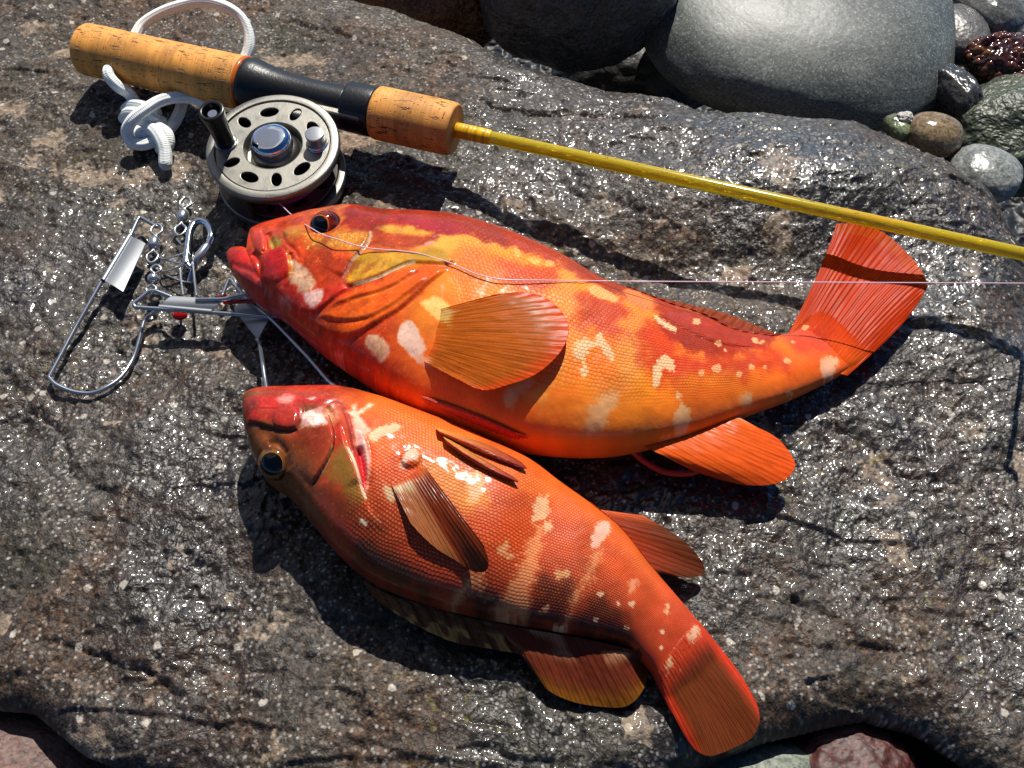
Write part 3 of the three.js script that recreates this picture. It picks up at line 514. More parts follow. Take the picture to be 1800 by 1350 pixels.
{
  const f = fish1, Zh = Zm(380, 340, 4.0909), Z1 = Zm(700, 400, 3.6), Z2 = Zm(1100, 370, 3.2143);
  const edgePre = Zh(1110, 265, 1102, 330, 1050, 410, 980, 480, 940, 560, 905, 612);
  const edgeOp = Zh(930, 640, 970, 670, 1150, 610, 1270, 550, 1370, 505, 1450, 500, 1580, 510, 1705, 500, 1680, 440, 1590, 360, 1540, 310);
  f.plateau(Zh(400, 400, 470, 388, 515, 440, 540, 510, 530, 575, 450, 640, 370, 655, 325, 610, 315, 520, 345, 440), 0.0009, 0.003);
  f.plateau(Zh(250, 265, 340, 262, 360, 330, 350, 430, 300, 430, 270, 380), 0.0011, 0.003);
  f.step(edgePre, [590, 440], 0.0011, 0.009); f.step(edgeOp, [690, 445], 0.0010, 0.011, 0.05);
  f.step(Zh(1450, 545, 1300, 650, 1150, 715, 1000, 755, 820, 830), [650, 495], 0.0007, 0.004);
  f.step(Zh(1530, 610, 1380, 730, 1250, 820, 1100, 900, 900, 930, 720, 890), [650, 530], 0.0008, 0.005);
  f.step(Zh(1680, 540, 1590, 600, 1470, 700, 1330, 820, 1200, 905, 1060, 990, 930, 1035, 780, 1010, 680, 950), [640, 560], 0.0011, 0.007);
  f.step(Zh(560, 860, 700, 870, 760, 830, 850, 760, 960, 680), [540, 500], 0.0010, 0.006);
  f.groove(Zh(470, 270, 500, 350, 560, 400, 600, 470), 0.0008, 0.0008); f.groove(Zh(370, 280, 400, 350, 420, 400), 0.0012, 0.001);
  f.groove(Zh(262, 420, 300, 470, 315, 540, 322, 600), 0.0016, 0.0011); f.groove(Zh(330, 265, 352, 330, 356, 400, 330, 430), 0.0012, 0.0008); f.groove(Zh(530, 420, 545, 500, 540, 570), 0.001, 0.0009);
  f.groove(Zh(100, 500, 180, 530, 260, 560, 310, 620), 0.0008, 0.0012);
  f.step([[1120, 533], [1180, 566], [1250, 600], [1330, 612]], [1200, 545], 0.0004, 0.004);
  f.base((s, v, x, z, o) => {
    const n = fbm(x * 55, z * 55, 3) - 0.5, m = fbm(x * 130 + 4, z * 130, 2) - 0.5, head = sstep(0.34, 0.26, s), belly = sstep(0.62, 0.95, v), back = sstep(0.2, 0.03, v);
    o[0] = 244; o[1] = 138 + n * 70; o[2] = 34 + n * 20;
    const mixTo = (c, a) => { for (let i = 0; i < 3; i++) o[i] = lerp(o[i], c[i], a); };
    mixTo([242, 100, 30], sstep(0.6, 0.85, s) * 0.75); mixTo([222, 70, 28], sstep(0.8, 0.93, s + n * 0.1) * 0.9); mixTo([228, 84, 50], belly * 0.7 * sstep(0.6, 0.35, s)); mixTo([236, 112, 36], belly * 0.5); mixTo([150, 42, 18], back * 0.85);
    mixTo([182, 50, 24], head * 0.9); mixTo([206, 120, 30], head * sstep(0.62, 0.25, v) * sstep(0.10, 0.22, s) * 0.75);
    const k = 1 + m * 0.16; o[0] *= k; o[1] *= k; o[2] *= k;
  });
  const big = { soft: 0.0045, noise: 0.005, freq: 180, scaly: 0.002 };
  // pale gold bars
  f.patch(Z1(150, 80, 300, 20, 560, 30, 700, 70, 740, 130, 640, 160, 480, 120, 340, 200, 300, 260, 200, 200), [232, 164, 62], big);
  f.patch(Z1(300, 210, 420, 150, 640, 170, 760, 230, 700, 330, 470, 330, 360, 280), [228, 120, 36], big);
  f.patch(Z1(960, 250, 1100, 270, 1200, 320, 1130, 420, 1100, 560, 1060, 560, 960, 440, 1000, 380), [232, 150, 62], big);
  f.patch(Z1(1420, 560, 1560, 560, 1590, 660, 1560, 840, 1500, 980, 1380, 1000, 1400, 820, 1420, 700), [236, 150, 60], big);
  f.patch(Z1(1060, 900, 1160, 700, 1110, 640, 1010, 820, 860, 950, 830, 1100, 1050, 1000), [234, 148, 62], big);
  f.patch(Z1(1240, 960, 1450, 980, 1460, 1100, 1330, 1250, 1180, 1330, 1130, 1180), [236, 132, 52], big);
  // dark red saddles
  f.patch([[598, 386], [650, 350], [745, 340], [825, 350], [895, 375], [950, 410], [900, 436], [850, 424], [800, 412], [745, 418], [690, 408], [640, 410], [606, 400]], [146, 36, 18], { ...big, soft: 0.002, scaly: 0 });
  f.patch(Zh(1330, 200, 1520, 190, 1720, 220, 1800, 250, 1780, 290, 1620, 290, 1450, 250), [158, 40, 44], { soft: 0.0015, noise: 0.0015 });
  f.patch(Zh(1060, 290, 1200, 270, 1400, 300, 1530, 320, 1580, 350, 1480, 390, 1300, 400, 1130, 370), [160, 56, 20], { soft: 0.0014, noise: 0.0016 });
  f.patch([[890, 370], [960, 400], [1020, 440], [1080, 480], [1140, 505], [1120, 530], [1060, 512], [1010, 482], [960, 452], [915, 430]], [156, 42, 20], { ...big, soft: 0.003 });
  f.patch(Z1(700, 60, 850, 130, 960, 180, 1000, 230, 820, 180, 720, 130), [168, 52, 22], { ...big, soft: 0.002 });
  f.patch(Z1(640, 210, 820, 220, 960, 250, 1010, 300, 940, 420, 800, 400, 700, 330), [204, 72, 24], big);
  f.patch(Z1(1180, 400, 1320, 440, 1440, 520, 1400, 680, 1280, 690, 1190, 640, 1130, 560), [190, 56, 20], big);
  f.patch(Z1(1540, 620, 1700, 640, 1800, 720, 1800, 900, 1740, 1000, 1640, 1000, 1560, 880), [196, 56, 22], big);
  f.patch(Z2(150, 470, 330, 560, 560, 600, 780, 690, 860, 730, 700, 800, 480, 820, 280, 760, 200, 640), [152, 36, 22], { ...big, soft: 0.0025 });
  f.patch(Z2(200, 760, 420, 840, 640, 830, 860, 800, 900, 900, 700, 930, 420, 920, 240, 880), [198, 56, 26], big);
  f.patch(Z2(860, 700, 990, 600, 1080, 560, 1180, 700, 1100, 780, 960, 800), [206, 60, 34], big);
  f.patch(Z2(280, 1000, 520, 960, 600, 1060, 520, 1180, 380, 1240), [230, 104, 30], big);
  // head
  f.patch(Zh(980, 470, 1060, 420, 1400, 430, 1590, 400, 1690, 470, 1690, 500, 1450, 498, 1270, 548, 1150, 608, 975, 664, 930, 620, 945, 560), [186, 138, 34], { soft: 0.0020, noise: 0.0015 });
  f.patch(Zh(1180, 230, 1400, 240, 1540, 280, 1500, 300, 1290, 290, 1180, 260), [206, 150, 52], { soft: 0.0017, noise: 0.0018 });
  f.patch(Zh(640, 300, 800, 285, 1100, 275, 1090, 340, 1000, 440, 900, 420, 780, 400, 700, 410, 640, 360), [190, 124, 40], { soft: 0.0031, noise: 0.0030, alpha: 0.9 });
  f.patch(Zh(560, 370, 700, 410, 900, 440, 970, 470, 930, 560, 900, 600, 860, 600, 720, 680, 640, 560), [206, 66, 22], { soft: 0.0034, noise: 0.0030, alpha: 0.8 });
  f.patch(Zh(600, 650, 760, 690, 960, 665, 900, 730, 780, 800, 740, 860, 560, 860, 420, 760, 360, 660, 520, 640), [200, 44, 30], { soft: 0.0026, noise: 0.0023 });
  f.patch(Zh(110, 410, 220, 410, 280, 440, 310, 540, 360, 660, 470, 800, 420, 830, 240, 720, 130, 590, 80, 490), [184, 38, 30], { soft: 0.0020, noise: 0.0015 });
  f.patch(Zh(160, 540, 260, 560, 400, 700, 470, 800, 400, 800, 260, 700, 170, 610), [176, 74, 74], { soft: 0.0034, noise: 0.0030, alpha: 0.6 });
  f.patch(Zh(380, 410, 480, 400, 530, 500, 520, 570, 440, 640, 360, 640, 320, 560), [188, 34, 30], { soft: 0.0014, noise: 0.0009 });
  f.patch(Zh(255, 270, 350, 265, 355, 400, 290, 420), [196, 62, 46], { soft: 0.0014, noise: 0.0012 });
  f.patch(Zh(380, 320, 450, 310, 470, 370, 400, 395), [150, 124, 40], { soft: 0.0010, noise: 0.0012 });
  f.patch(Zh(480, 270, 620, 230, 640, 290, 520, 330), [176, 110, 40], { soft: 0.0020, noise: 0.0015 });
  f.patch(Zh(510, 400, 540, 460, 550, 560, 530, 600, 520, 500), [196, 130, 40], { soft: 0.0010, noise: 0.0009 });
  f.patch(Zh(545, 470, 600, 510, 680, 580, 700, 690, 640, 710, 590, 720, 580, 660, 530, 640, 545, 560), [222, 178, 142], { soft: 0.0010, noise: 0.0015 });
  f.patch(Zh(640, 715, 760, 690, 765, 760, 720, 825, 650, 800), [232, 190, 178], { soft: 0.0008, noise: 0.0009 });
  f.patch(Zh(450, 740, 520, 760, 535, 820, 480, 800), [226, 150, 140], { soft: 0.0014, noise: 0.0012, alpha: 0.8 });
  f.patch(Zh(350, 680, 400, 700, 400, 740, 360, 720), [200, 130, 130], { soft: 0.0014, alpha: 0.5 });
  // gill membrane
  f.patch(Zh(1000, 690, 1200, 620, 1450, 520, 1690, 520, 1600, 590, 1470, 710, 1200, 910, 940, 1040, 760, 990, 700, 900, 800, 830), [218, 86, 20], { soft: 0.0020, noise: 0.0015 });
  for (const l of [Zh(1460, 550, 1300, 655, 1000, 760, 810, 836), Zh(1540, 620, 1250, 830, 900, 936, 720, 895), Zh(1500, 690, 1230, 900, 960, 1030, 720, 960)]) f.stroke(l, [166, 44, 16], 0.0012, 0.6, 0.9);
  for (const l of [Zh(1440, 590, 1200, 700, 960, 790), Zh(1400, 730, 1150, 870, 900, 920)]) f.stroke(l, [232, 128, 40], 0.0016, 0.5, 0.9);
  f.stroke(Zh(975, 668, 1150, 610, 1270, 552, 1370, 506, 1440, 498), [240, 224, 180], 0.0006, 0.9); f.stroke(edgePre, [216, 190, 176], 0.0006, 0.75);
  f.patch(Zh(1510, 360, 1580, 350, 1570, 370, 1500, 392), [226, 150, 140], { soft: 0.0008, noise: 0.0008 });
  const cream = [238, 206, 160], sc = { soft: 0.0007, noise: 0.0009, scaly: 0.0009, freq: 600 };
  f.patch(Zh(1110, 1010, 1200, 1040, 1250, 1120, 1190, 1210, 1130, 1160, 1070, 1080), [232, 182, 142], { soft: 0.0007, noise: 0.0008 });
  f.patch(Zh(1330, 940, 1400, 920, 1490, 1080, 1480, 1160, 1440, 1190, 1310, 1060), [238, 194, 166], { soft: 0.0008, noise: 0.001 });
  f.patch(Zh(830, 1130, 910, 1140, 905, 1200, 840, 1180), [228, 140, 126], { soft: 0.0008, noise: 0.0008 });
  f.patch(Z1(150, 470, 250, 440, 340, 520, 365, 600, 340, 640, 250, 590, 170, 520), [238, 196, 112], { soft: 0.001, noise: 0.0012 });
  f.patch(Z1(10, 620, 80, 600, 150, 700, 160, 760, 130, 830, 60, 760, 0, 690), [238, 194, 170], { soft: 0.001, noise: 0.001 });
  f.patch(Z1(110, 830, 160, 800, 250, 880, 260, 910), [236, 176, 150], { soft: 0.0008, alpha: 0.8 });
  f.patch(Z1(1120, 740, 1190, 700, 1240, 720, 1280, 670, 1330, 730, 1370, 800, 1340, 840, 1290, 770, 1230, 760, 1190, 830, 1205, 890, 1160, 970, 1150, 920, 1165, 860, 1115, 820), cream, { ...sc, scaly: 0.0016 });
  f.patch(Z1(1200, 375, 1270, 370, 1385, 440, 1380, 475, 1290, 455, 1220, 420), [236, 184, 110], sc);
  f.patch(Z1(1640, 835, 1705, 810, 1750, 870, 1730, 915, 1680, 895, 1655, 990, 1610, 1005, 1615, 900), cream, sc);
  f.patch(Z1(1620, 555, 1690, 590, 1755, 635, 1740, 655, 1650, 605), cream, sc);
  f.patch(Z1(690, 1040, 780, 960, 850, 970, 740, 1120, 680, 1120), [236, 178, 118], { soft: 0.0018, noise: 0.002, scaly: 0.001 });
  f.patch(Z1(1270, 1060, 1400, 1040, 1340, 1200, 1280, 1300, 1195, 1320, 1180, 1240), [236, 170, 112], { soft: 0.0012, noise: 0.0012, scaly: 0.0016 });
  f.patch(Z1(820, 195, 900, 200, 880, 235, 840, 225), [236, 176, 90], sc); f.patch(Z1(930, 205, 985, 215, 975, 245, 930, 235), [236, 176, 90], sc); f.patch(Z1(740, 120, 775, 160, 760, 195, 735, 175), [236, 176, 90], sc);
  f.patch(Z1(1440, 400, 1540, 410, 1590, 480, 1520, 520, 1440, 470), [224, 130, 70], { ...big, soft: 0.002 });
  f.patch(Z1(1750, 1180, 1800, 1100, 1800, 1300, 1750, 1300), [236, 170, 112], sc); f.patch(Z1(1760, 1040, 1790, 1060, 1770, 1090), cream, sc);
  f.patch(Z2(1120, 830, 1200, 840, 1175, 920, 1160, 965, 1120, 960, 1100, 890), [238, 178, 140], { ...sc, soft: 0.0008 });
  f.patch(Z2(160, 592, 215, 620, 280, 668, 262, 685, 200, 640), cream, sc); f.patch(Z2(640, 1050, 712, 1030, 700, 1110, 640, 1085), [236, 164, 104], sc);
  f.patch(Z2(300, 1110, 362, 1110, 350, 1230, 310, 1262, 335, 1290, 225, 1325, 195, 1310, 290, 1250), [238, 176, 120], { ...sc, soft: 0.0008 }); f.patch(Z2(285, 1020, 315, 1040, 300, 1065), [238, 176, 120], sc);
  for (const [x, y, r] of [[515, 895, 24], [425, 915, 20], [640, 925, 20], [710, 880, 19], [785, 885, 13], [912, 850, 18], [930, 1030, 18], [1012, 662, 17], [945, 740, 9], [400, 630, 22], [525, 750, 20], [560, 790, 9], [730, 735, 20], [770, 745, 12], [1078, 658, 8], [700, 1060, 12]]) f.spot(1100 + x / 3.214, 370 + y / 3.214, r / 3.214, [238, 178, 124], { scaly: 0.0006 });
  for (let i = 0; i < 130; i++) { const r = rng(i + 3); f.spot(380 + (640 + 440 * r()) / 4.09, 340 + (285 + 110 * r()) / 4.09, 0.7 + 0.7 * r(), [214, 176, 90], { noise: 0.0001, soft: 0.00025, alpha: 0.7 }); }
  for (let i = 0; i < 60; i++) { const r = rng(i + 503); f.spot(380 + (650 + 300 * r()) / 4.09, 340 + (400 + 120 * r()) / 4.09, 0.7 + 0.6 * r(), [216, 150, 60], { noise: 0.0001, soft: 0.00025, alpha: 0.5 }); }
  // scales
  const L = {}; for (let k = 0; k < f.W * f.H; k++) {
    const x = f.x0 + (k % f.W + 0.5) * f.px, z = f.z0 + (Math.floor(k / f.W) + 0.5) * f.px;
    const fine = vn(x * 2600, z * 2600);
    if (!f.lattice(k, L)) { f.bump[k] = 0.35 + fine * 0.1 + 0.3 * fbm(x * 500, z * 500, 3); continue; }
    const on = sstep(0.315, 0.35, L.s - 0.03 * Math.sin(L.bv * 3) + 0.10 * sstep(0.5, 0.9, L.bv) * -1) * sstep(0.99, 0.93, L.s) * sstep(0.9, 0.72, L.bv) * sstep(0.01, 0.05, L.bv);
    const d = Math.hypot(L.u * 1.0, L.v * 1.15), tile = sstep(0.56, 0.3, d), lo = (1 - tile) * on * (0.34 + 0.3 * L.id);
    f.mix(k, [186, 62, 14], lo * 0.55); f.mix(k, [244, 186, 96], on * tile * (0.10 + 0.12 * L.id) * sstep(-0.35, 0.3, L.u));
    f.bump[k] = 0.45 + on * (tile * 0.32 + L.u * 0.25) + fine * 0.06 + (1 - on) * 0.5 * (fbm(x * 420, z * 420, 3) - 0.5);
    if (on < 0.5 && L.s < 0.42) { const pore = vn(x * 1500 + 7, z * 1500); f.mix(k, [150, 50, 20], sstep(0.6, 0.95, pore) * 0.13 * (1 - on)); f.mix(k, [240, 170, 90], sstep(0.8, 0.95, vn(x * 1100, z * 1100 + 70)) * 0.28 * (1 - on)); }
  }
  const body = thing('grouper', 'larger bright orange red grouper with cream patches, lying above and nearest the reel', 'fish', at(930, 600, 0), 'two freshly caught groupers on the rock');
  f.skinGrain(0.33);
  const skin = phys({ ...f.maps(), bumpScale: 0.0003, roughness: 0.36, specularIntensity: 0.24, clearcoat: 0.3, clearcoatRoughness: 0.1 });
  mesh('body', f.bodyGeometry(), skin, body);
  const bt = (pts) => pts;
  mesh('pectoral_fin', f.fin({ base: bt([[768, 545], [757, 572], [750, 605], [742, 634]]), tip: [[868, 518], [925, 514], [966, 528], [990, 552], [1000, 578], [993, 606], [972, 634], [938, 660], [893, 677], [850, 686], [806, 668]], lift: (t, u) => 0.0006 - 0.0016 * sstep(0.12, 0, u) + Math.pow(u, 1.2) * lerp(0.0012, 0.0085, t) - 0.0005 * Math.sin(t * 9) * u, rays: 20 }),
    finMat(22, (t, u, o) => { const c = u < 0.18 ? 1 - u / 0.18 : 0, e = sstep(0.8, 1, u); o[0] = lerp(200, 230, e); o[1] = lerp(100, 84, e) + c * 30; o[2] = lerp(30, 26, e) + c * 10; const w = sstep(0.3, 0.12, u + Math.abs(t - 0.14) * 1.3); o[0] = lerp(o[0], 232, w); o[1] = lerp(o[1], 190, w); o[2] = lerp(o[2], 122, w); }, { through: 0.35, spec: 0.1, root: 0.2 }), body);
  mesh('tail_fin', f.fin({ free: true, base: [[1380, 597], [1402, 603], [1438, 628], [1466, 652], [1490, 660]], mid: [[1437, 482], [1470, 490], [1520, 515], [1555, 548], [1578, 578]], tip: [[1470, 393], [1510, 394], [1552, 408], [1590, 440], [1616, 470], [1630, 500], [1622, 520]], lift: (t, u) => 0.011 + 0.004 * u + 0.0022 * Math.sin(Math.PI * t) * (1 - u) + 0.0012 * Math.sin(t * 9 + 1) * u, rays: 24 }),
    finMat(24, (t, u, o) => { const e = sstep(0.0, 0.3, u); o[0] = lerp(226, 200, e); o[1] = lerp(86, 58, e); o[2] = lerp(30, 18, e); if (u > 0.9) { o[0] = 200; o[1] = 74; o[2] = 20; } }, { through: 0.25, dark: 0.5, rough: 0.3, spec: 0.07, root: 0.26 }), body);
  mesh('anal_fin', f.fin({ free: true, base: [[1120, 778], [1170, 764], [1225, 744], [1278, 722]], tip: [[1218, 828], [1262, 842], [1305, 852], [1345, 853], [1378, 845], [1397, 822], [1391, 800], [1366, 770], [1330, 750]], follow: false, lift: (t, u) => 0.023 - 0.009 * u + 0.002 * Math.sin(Math.PI * u) - 0.005 * t * (1 - u), rays: 12 }),
    finMat(12, (t, u, o) => { o[0] = 226; o[1] = lerp(96, 84, u); o[2] = 30; const p = sstep(0.86, 1, t) * sstep(0.9, 0.5, u) + sstep(0.12, 0.0, t) * sstep(0.2, 0.5, u) * 0.5; o[1] += 60 * p; o[2] += 80 * p; }, { dark: 0.3, through: 0.12, spec: 0.16, root: 0.3 }), body);
  mesh('fin_spine', tube([at(1112, 794, 0.016), at(1134, 812, 0.013), at(1166, 829, 0.011), at(1205, 833, 0.011), at(1240, 824, 0.013)], 0.0013, 40, 8), std({ color: 0xc03a22, roughness: 0.25 }), body);
  mesh('pelvic_fin', f.fin({ base: [[740, 696], [744, 703], [750, 712]], mid: [[835, 728], [832, 736], [828, 744]], tip: [[912, 764], [928, 774], [908, 778]], lift: (t, u) => 0.0006 + 0.0024 * Math.sin(Math.PI * t), rays: 4, nt: 40, nu: 80 }),
    finMat(4, (t, u, o) => { o[0] = 214; o[1] = 92 - 40 * u; o[2] = 72 - 20 * u; }, { dark: 0.25, through: 0.1 }), body);
  mesh('dorsal_fin', f.fin({ free: true, base: [[1090, 523], [1150, 545], [1220, 572], [1300, 595], [1360, 600]], tip: [[1110, 511], [1165, 524], [1220, 537], [1280, 552], [1330, 572], [1380, 593]], lift: (t, u) => lerp(0.032, 0.018, t) - 0.006 * u, rays: 16, ripple: 0.0004 }),
    finMat(16, (t, u, o) => { o[0] = 150; o[1] = 44 + 22 * u; o[2] = 22; }, { dark: 0.5 }), body);
  const ec = f.hit(566, 402); ec.y -= 0.0032; ec.z -= 0.0036; ec.x += 0.0012;
  eyeOf(body, ec, 0.0071, V3(-0.34, 0.76, 0.52), 0.0052, 0.0040, { a: [120, 40, 22], b: [70, 16, 14] });
}

// ---------------------------------------------------------------- the lower, darker grouper
const S2 = (bx, by, dx, dy, hb, hd, T, Tb) => ({ d: [dx, dy], b: [bx, by], hd, hb, T, Tb });
const fish2 = new Fish({
  flat: 0.02, scaleRows: 54,
  sec: [
    S2(440, 700, 434, 722, 0.0245, 0.0235, 0.008, 0.01), S2(462, 694, 434, 756, 0.0247, 0.0233, 0.013, 0.013), S2(505, 692, 446, 804, 0.0250, 0.0230, 0.017, 0.015), S2(555, 692, 470, 843, 0.0246, 0.0224, 0.02, 0.017), S2(605, 694, 509, 871, 0.0242, 0.0218, 0.022, 0.018),
    S2(660, 706, 550, 921, 0.0238, 0.0212, 0.023, 0.018), S2(722, 727, 596, 973, 0.0238, 0.0212, 0.024, 0.018), S2(792, 754, 652, 1019, 0.0228, 0.0202, 0.024, 0.018), S2(862, 784, 728, 1051, 0.0222, 0.0198, 0.023, 0.018), S2(930, 816, 816, 1076, 0.0212, 0.0188, 0.022, 0.017),
    S2(985, 854, 904, 1094, 0.0196, 0.0174, 0.0172, 0.016), S2(1040, 893, 990, 1109, 0.0183, 0.0167, 0.0155, 0.015), S2(1090, 935, 1054, 1121, 0.0167, 0.0153, 0.0138, 0.014), S2(1131, 986, 1100, 1133, 0.0151, 0.0139, 0.0120, 0.013), S2(1165, 1025, 1126, 1157, 0.0139, 0.0131, 0.0103, 0.011),
    S2(1202, 1066, 1145, 1178, 0.0129, 0.0121, 0.0090, 0.01), S2(1236, 1106, 1158, 1204, 0.0112, 0.0108, 0.0073, 0.008), S2(1262, 1138, 1170, 1232, 0.0096, 0.0094, 0.0043, 0.006), S2(1280, 1165, 1180, 1256, 0.0086, 0.0084, 0.0017, 0.004),
  ],
});
{
  const f = fish2, Z3 = Zm(400, 660, 4.5), Z4 = Zm(640, 740, 3), Z5 = Zm(840, 900, 3);
  const pre = Z3(790, 290, 830, 400, 850, 480, 845, 560, 820, 620, 780, 700, 720, 800, 660, 893), op = Z3(900, 380, 930, 500, 950, 570, 1000, 680, 1035, 780, 1060, 880, 1100, 990, 1150, 1090, 1250, 1205);
  f.plateau(Z3(380, 300, 470, 235, 550, 222, 600, 255, 602, 315, 565, 390, 500, 432, 410, 425, 360, 380), 0.0011, 0.003);
  f.step(Z3(150, 385, 260, 392, 360, 420, 480, 440, 560, 425), [470, 725], 0.0010, 0.006, 0.08);
  f.step(pre, [520, 790], 0.0015, 0.008); f.step(op, [585, 850], 0.0011, 0.010, 0.12);
  f.step(Z3(770, 250, 860, 210, 960, 280, 1000, 400, 1015, 520, 1040, 700, 1075, 860), [590, 760], 0.0014, 0.006, 0.06);
  f.groove(Z3(1035, 560, 1060, 680, 1080, 780, 1085, 890), 0.003, 0.0016);
  f.step(Z3(1000, 410, 1080, 470, 1120, 600, 1122, 760, 1100, 910), [630, 800], 0.001, 0.004);
  f.groove(Z3(470, 620, 430, 560, 380, 520, 320, 540), 0.0008, 0.0012); f.groove(Z3(250, 400, 330, 480, 420, 560, 470, 640, 500, 740), 0.0007, 0.002);
  f.plateau(Z4(200, 180, 270, 150, 300, 180, 290, 230, 240, 250, 200, 230), 0.002, 0.003);
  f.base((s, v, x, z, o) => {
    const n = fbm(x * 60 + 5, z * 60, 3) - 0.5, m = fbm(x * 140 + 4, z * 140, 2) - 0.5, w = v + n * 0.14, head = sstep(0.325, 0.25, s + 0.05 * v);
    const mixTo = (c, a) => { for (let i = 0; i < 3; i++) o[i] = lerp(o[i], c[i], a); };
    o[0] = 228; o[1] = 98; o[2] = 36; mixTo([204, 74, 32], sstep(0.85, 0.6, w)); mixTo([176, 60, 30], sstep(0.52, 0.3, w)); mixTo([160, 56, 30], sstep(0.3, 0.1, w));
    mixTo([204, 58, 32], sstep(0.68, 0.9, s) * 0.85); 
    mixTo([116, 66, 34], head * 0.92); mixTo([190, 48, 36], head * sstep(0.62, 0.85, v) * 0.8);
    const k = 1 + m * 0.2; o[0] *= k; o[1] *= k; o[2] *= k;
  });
  const big = { soft: 0.004, noise: 0.0045, freq: 190, scaly: 0.002 };
  // bright belly, gold flank
  f.patch(Z4(0, 60, 200, 40, 420, 20, 640, 160, 840, 260, 1000, 330, 900, 380, 700, 300, 500, 200, 330, 180, 120, 160), [230, 106, 40], big);
  f.patch(Z4(330, 180, 520, 220, 640, 340, 640, 480, 560, 520, 440, 430, 360, 330, 310, 250), [226, 130, 44], big);
  f.patch(Z4(560, 480, 760, 520, 900, 560, 980, 640, 900, 760, 740, 640, 640, 600), [196, 66, 26], big);
  // dark saddles
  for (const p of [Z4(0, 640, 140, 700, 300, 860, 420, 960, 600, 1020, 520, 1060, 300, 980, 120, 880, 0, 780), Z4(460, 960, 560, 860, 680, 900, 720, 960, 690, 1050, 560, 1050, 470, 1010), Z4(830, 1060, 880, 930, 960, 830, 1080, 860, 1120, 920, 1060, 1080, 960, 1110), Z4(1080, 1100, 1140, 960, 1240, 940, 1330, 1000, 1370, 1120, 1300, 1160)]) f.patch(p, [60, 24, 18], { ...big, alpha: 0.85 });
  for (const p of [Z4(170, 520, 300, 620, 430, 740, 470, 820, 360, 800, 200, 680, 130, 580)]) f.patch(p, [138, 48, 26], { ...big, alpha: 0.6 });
  // lighter bars
  for (const p of [Z4(690, 1050, 740, 930, 830, 740, 900, 560, 960, 560, 920, 720, 880, 900, 850, 1060), Z4(1030, 1100, 1080, 980, 1150, 820, 1200, 700, 1250, 660, 1240, 760, 1170, 880, 1110, 1000, 1080, 1100), Z4(420, 960, 500, 880, 560, 800, 640, 840, 560, 920, 480, 980)]) f.patch(p, [236, 158, 104], { ...big, soft: 0.0018, noise: 0.002, alpha: 0.75 });
  f.patch(Z4(0, 620, 100, 700, 220, 800, 300, 860, 200, 880, 60, 780), [124, 74, 34], { ...big, alpha: 0.5 });
  // head
  f.patch(Z3(150, 180, 300, 150, 560, 165, 800, 185, 870, 220, 760, 250, 600, 240, 470, 235, 380, 300, 170, 290), [188, 44, 38], { soft: 0.0024, noise: 0.0023 });
  f.patch(Z3(145, 200, 200, 180, 230, 260, 210, 370, 150, 360), [112, 40, 34], { soft: 0.0032, noise: 0.0030 });
  f.patch(Z3(160, 300, 370, 290, 470, 245, 560, 235, 595, 280, 570, 370, 500, 425, 400, 410, 330, 380, 170, 370), [158, 38, 30], { soft: 0.0016, noise: 0.0015 });
  f.patch(Z3(430, 250, 560, 235, 590, 280, 540, 330, 440, 300), [190, 56, 46], { soft: 0.0032, noise: 0.0030, alpha: 0.6 });
  f.patch(Z3(560, 420, 820, 410, 840, 520, 800, 620, 700, 620, 560, 560, 480, 500), [142, 46, 28], { soft: 0.0040, noise: 0.0030, alpha: 0.9 });
  f.patch(Z3(820, 390, 900, 350, 940, 520, 900, 570, 850, 570), [176, 50, 30], { soft: 0.0019, noise: 0.0015 });
  f.patch(Z3(850, 600, 940, 570, 1000, 690, 1050, 860, 1090, 1000, 980, 1000, 860, 860, 780, 800, 800, 680), [136, 98, 40], { soft: 0.0029, noise: 0.0024 });
  f.patch(Z3(660, 910, 760, 860, 980, 1010, 1110, 1100, 1240, 1215, 1100, 1215, 900, 1110, 760, 1010), [100, 46, 26], { soft: 0.0032, noise: 0.0030, alpha: 0.8 });
  f.patch(Z3(590, 1000, 700, 1040, 800, 1120, 760, 1150, 640, 1080), [132, 92, 58], { soft: 0.0024, noise: 0.0030, alpha: 0.7 });
  f.patch(Z3(570, 405, 610, 300, 680, 260, 760, 255, 760, 310, 800, 390, 700, 412, 620, 415), [236, 206, 196], { soft: 0.0008, noise: 0.0010 });
  f.patch(Z3(760, 240, 850, 240, 910, 290, 890, 350, 820, 385, 770, 330), [226, 140, 104], { soft: 0.0019, noise: 0.0018 });
  f.patch(Z3(390, 180, 440, 160, 520, 180, 470, 215, 410, 210), [222, 140, 130], { soft: 0.0013, noise: 0.0015 });
  f.patch(Z3(620, 180, 690, 178, 660, 195), [230, 180, 170], { soft: 0.0006 });
  f.patch(Z3(880, 220, 960, 280, 1000, 400, 1010, 560, 1030, 700, 980, 620, 940, 520, 905, 380), [206, 82, 56], { soft: 0.0013, noise: 0.0009 });
  for (const l of [Z3(905, 260, 950, 380, 985, 540, 1010, 660), Z3(925, 260, 975, 380, 1000, 520)]) f.stroke(l, [150, 46, 34], 0.0006, 0.7);
  f.patch(Z3(1000, 410, 1080, 470, 1120, 600, 1122, 760, 1095, 920, 1080, 900, 1090, 740, 1060, 640, 1020, 560), [232, 178, 168], { soft: 0.0010, noise: 0.0008 });
  f.patch(Z3(1025, 570, 1070, 660, 1092, 760, 1085, 880, 1072, 890, 1050, 780), [196, 24, 50], { soft: 0.0008, noise: 0.0006 });
  f.stroke(Z3(945, 565, 1000, 680, 1035, 780, 1060, 885, 1100, 990), [226, 214, 190], 0.0007, 0.85); f.stroke(Z3(835, 560, 825, 610, 785, 700, 730, 790), [196, 170, 140], 0.0005, 0.6); f.stroke(pre, [56, 24, 18], 0.0004, 0.55);
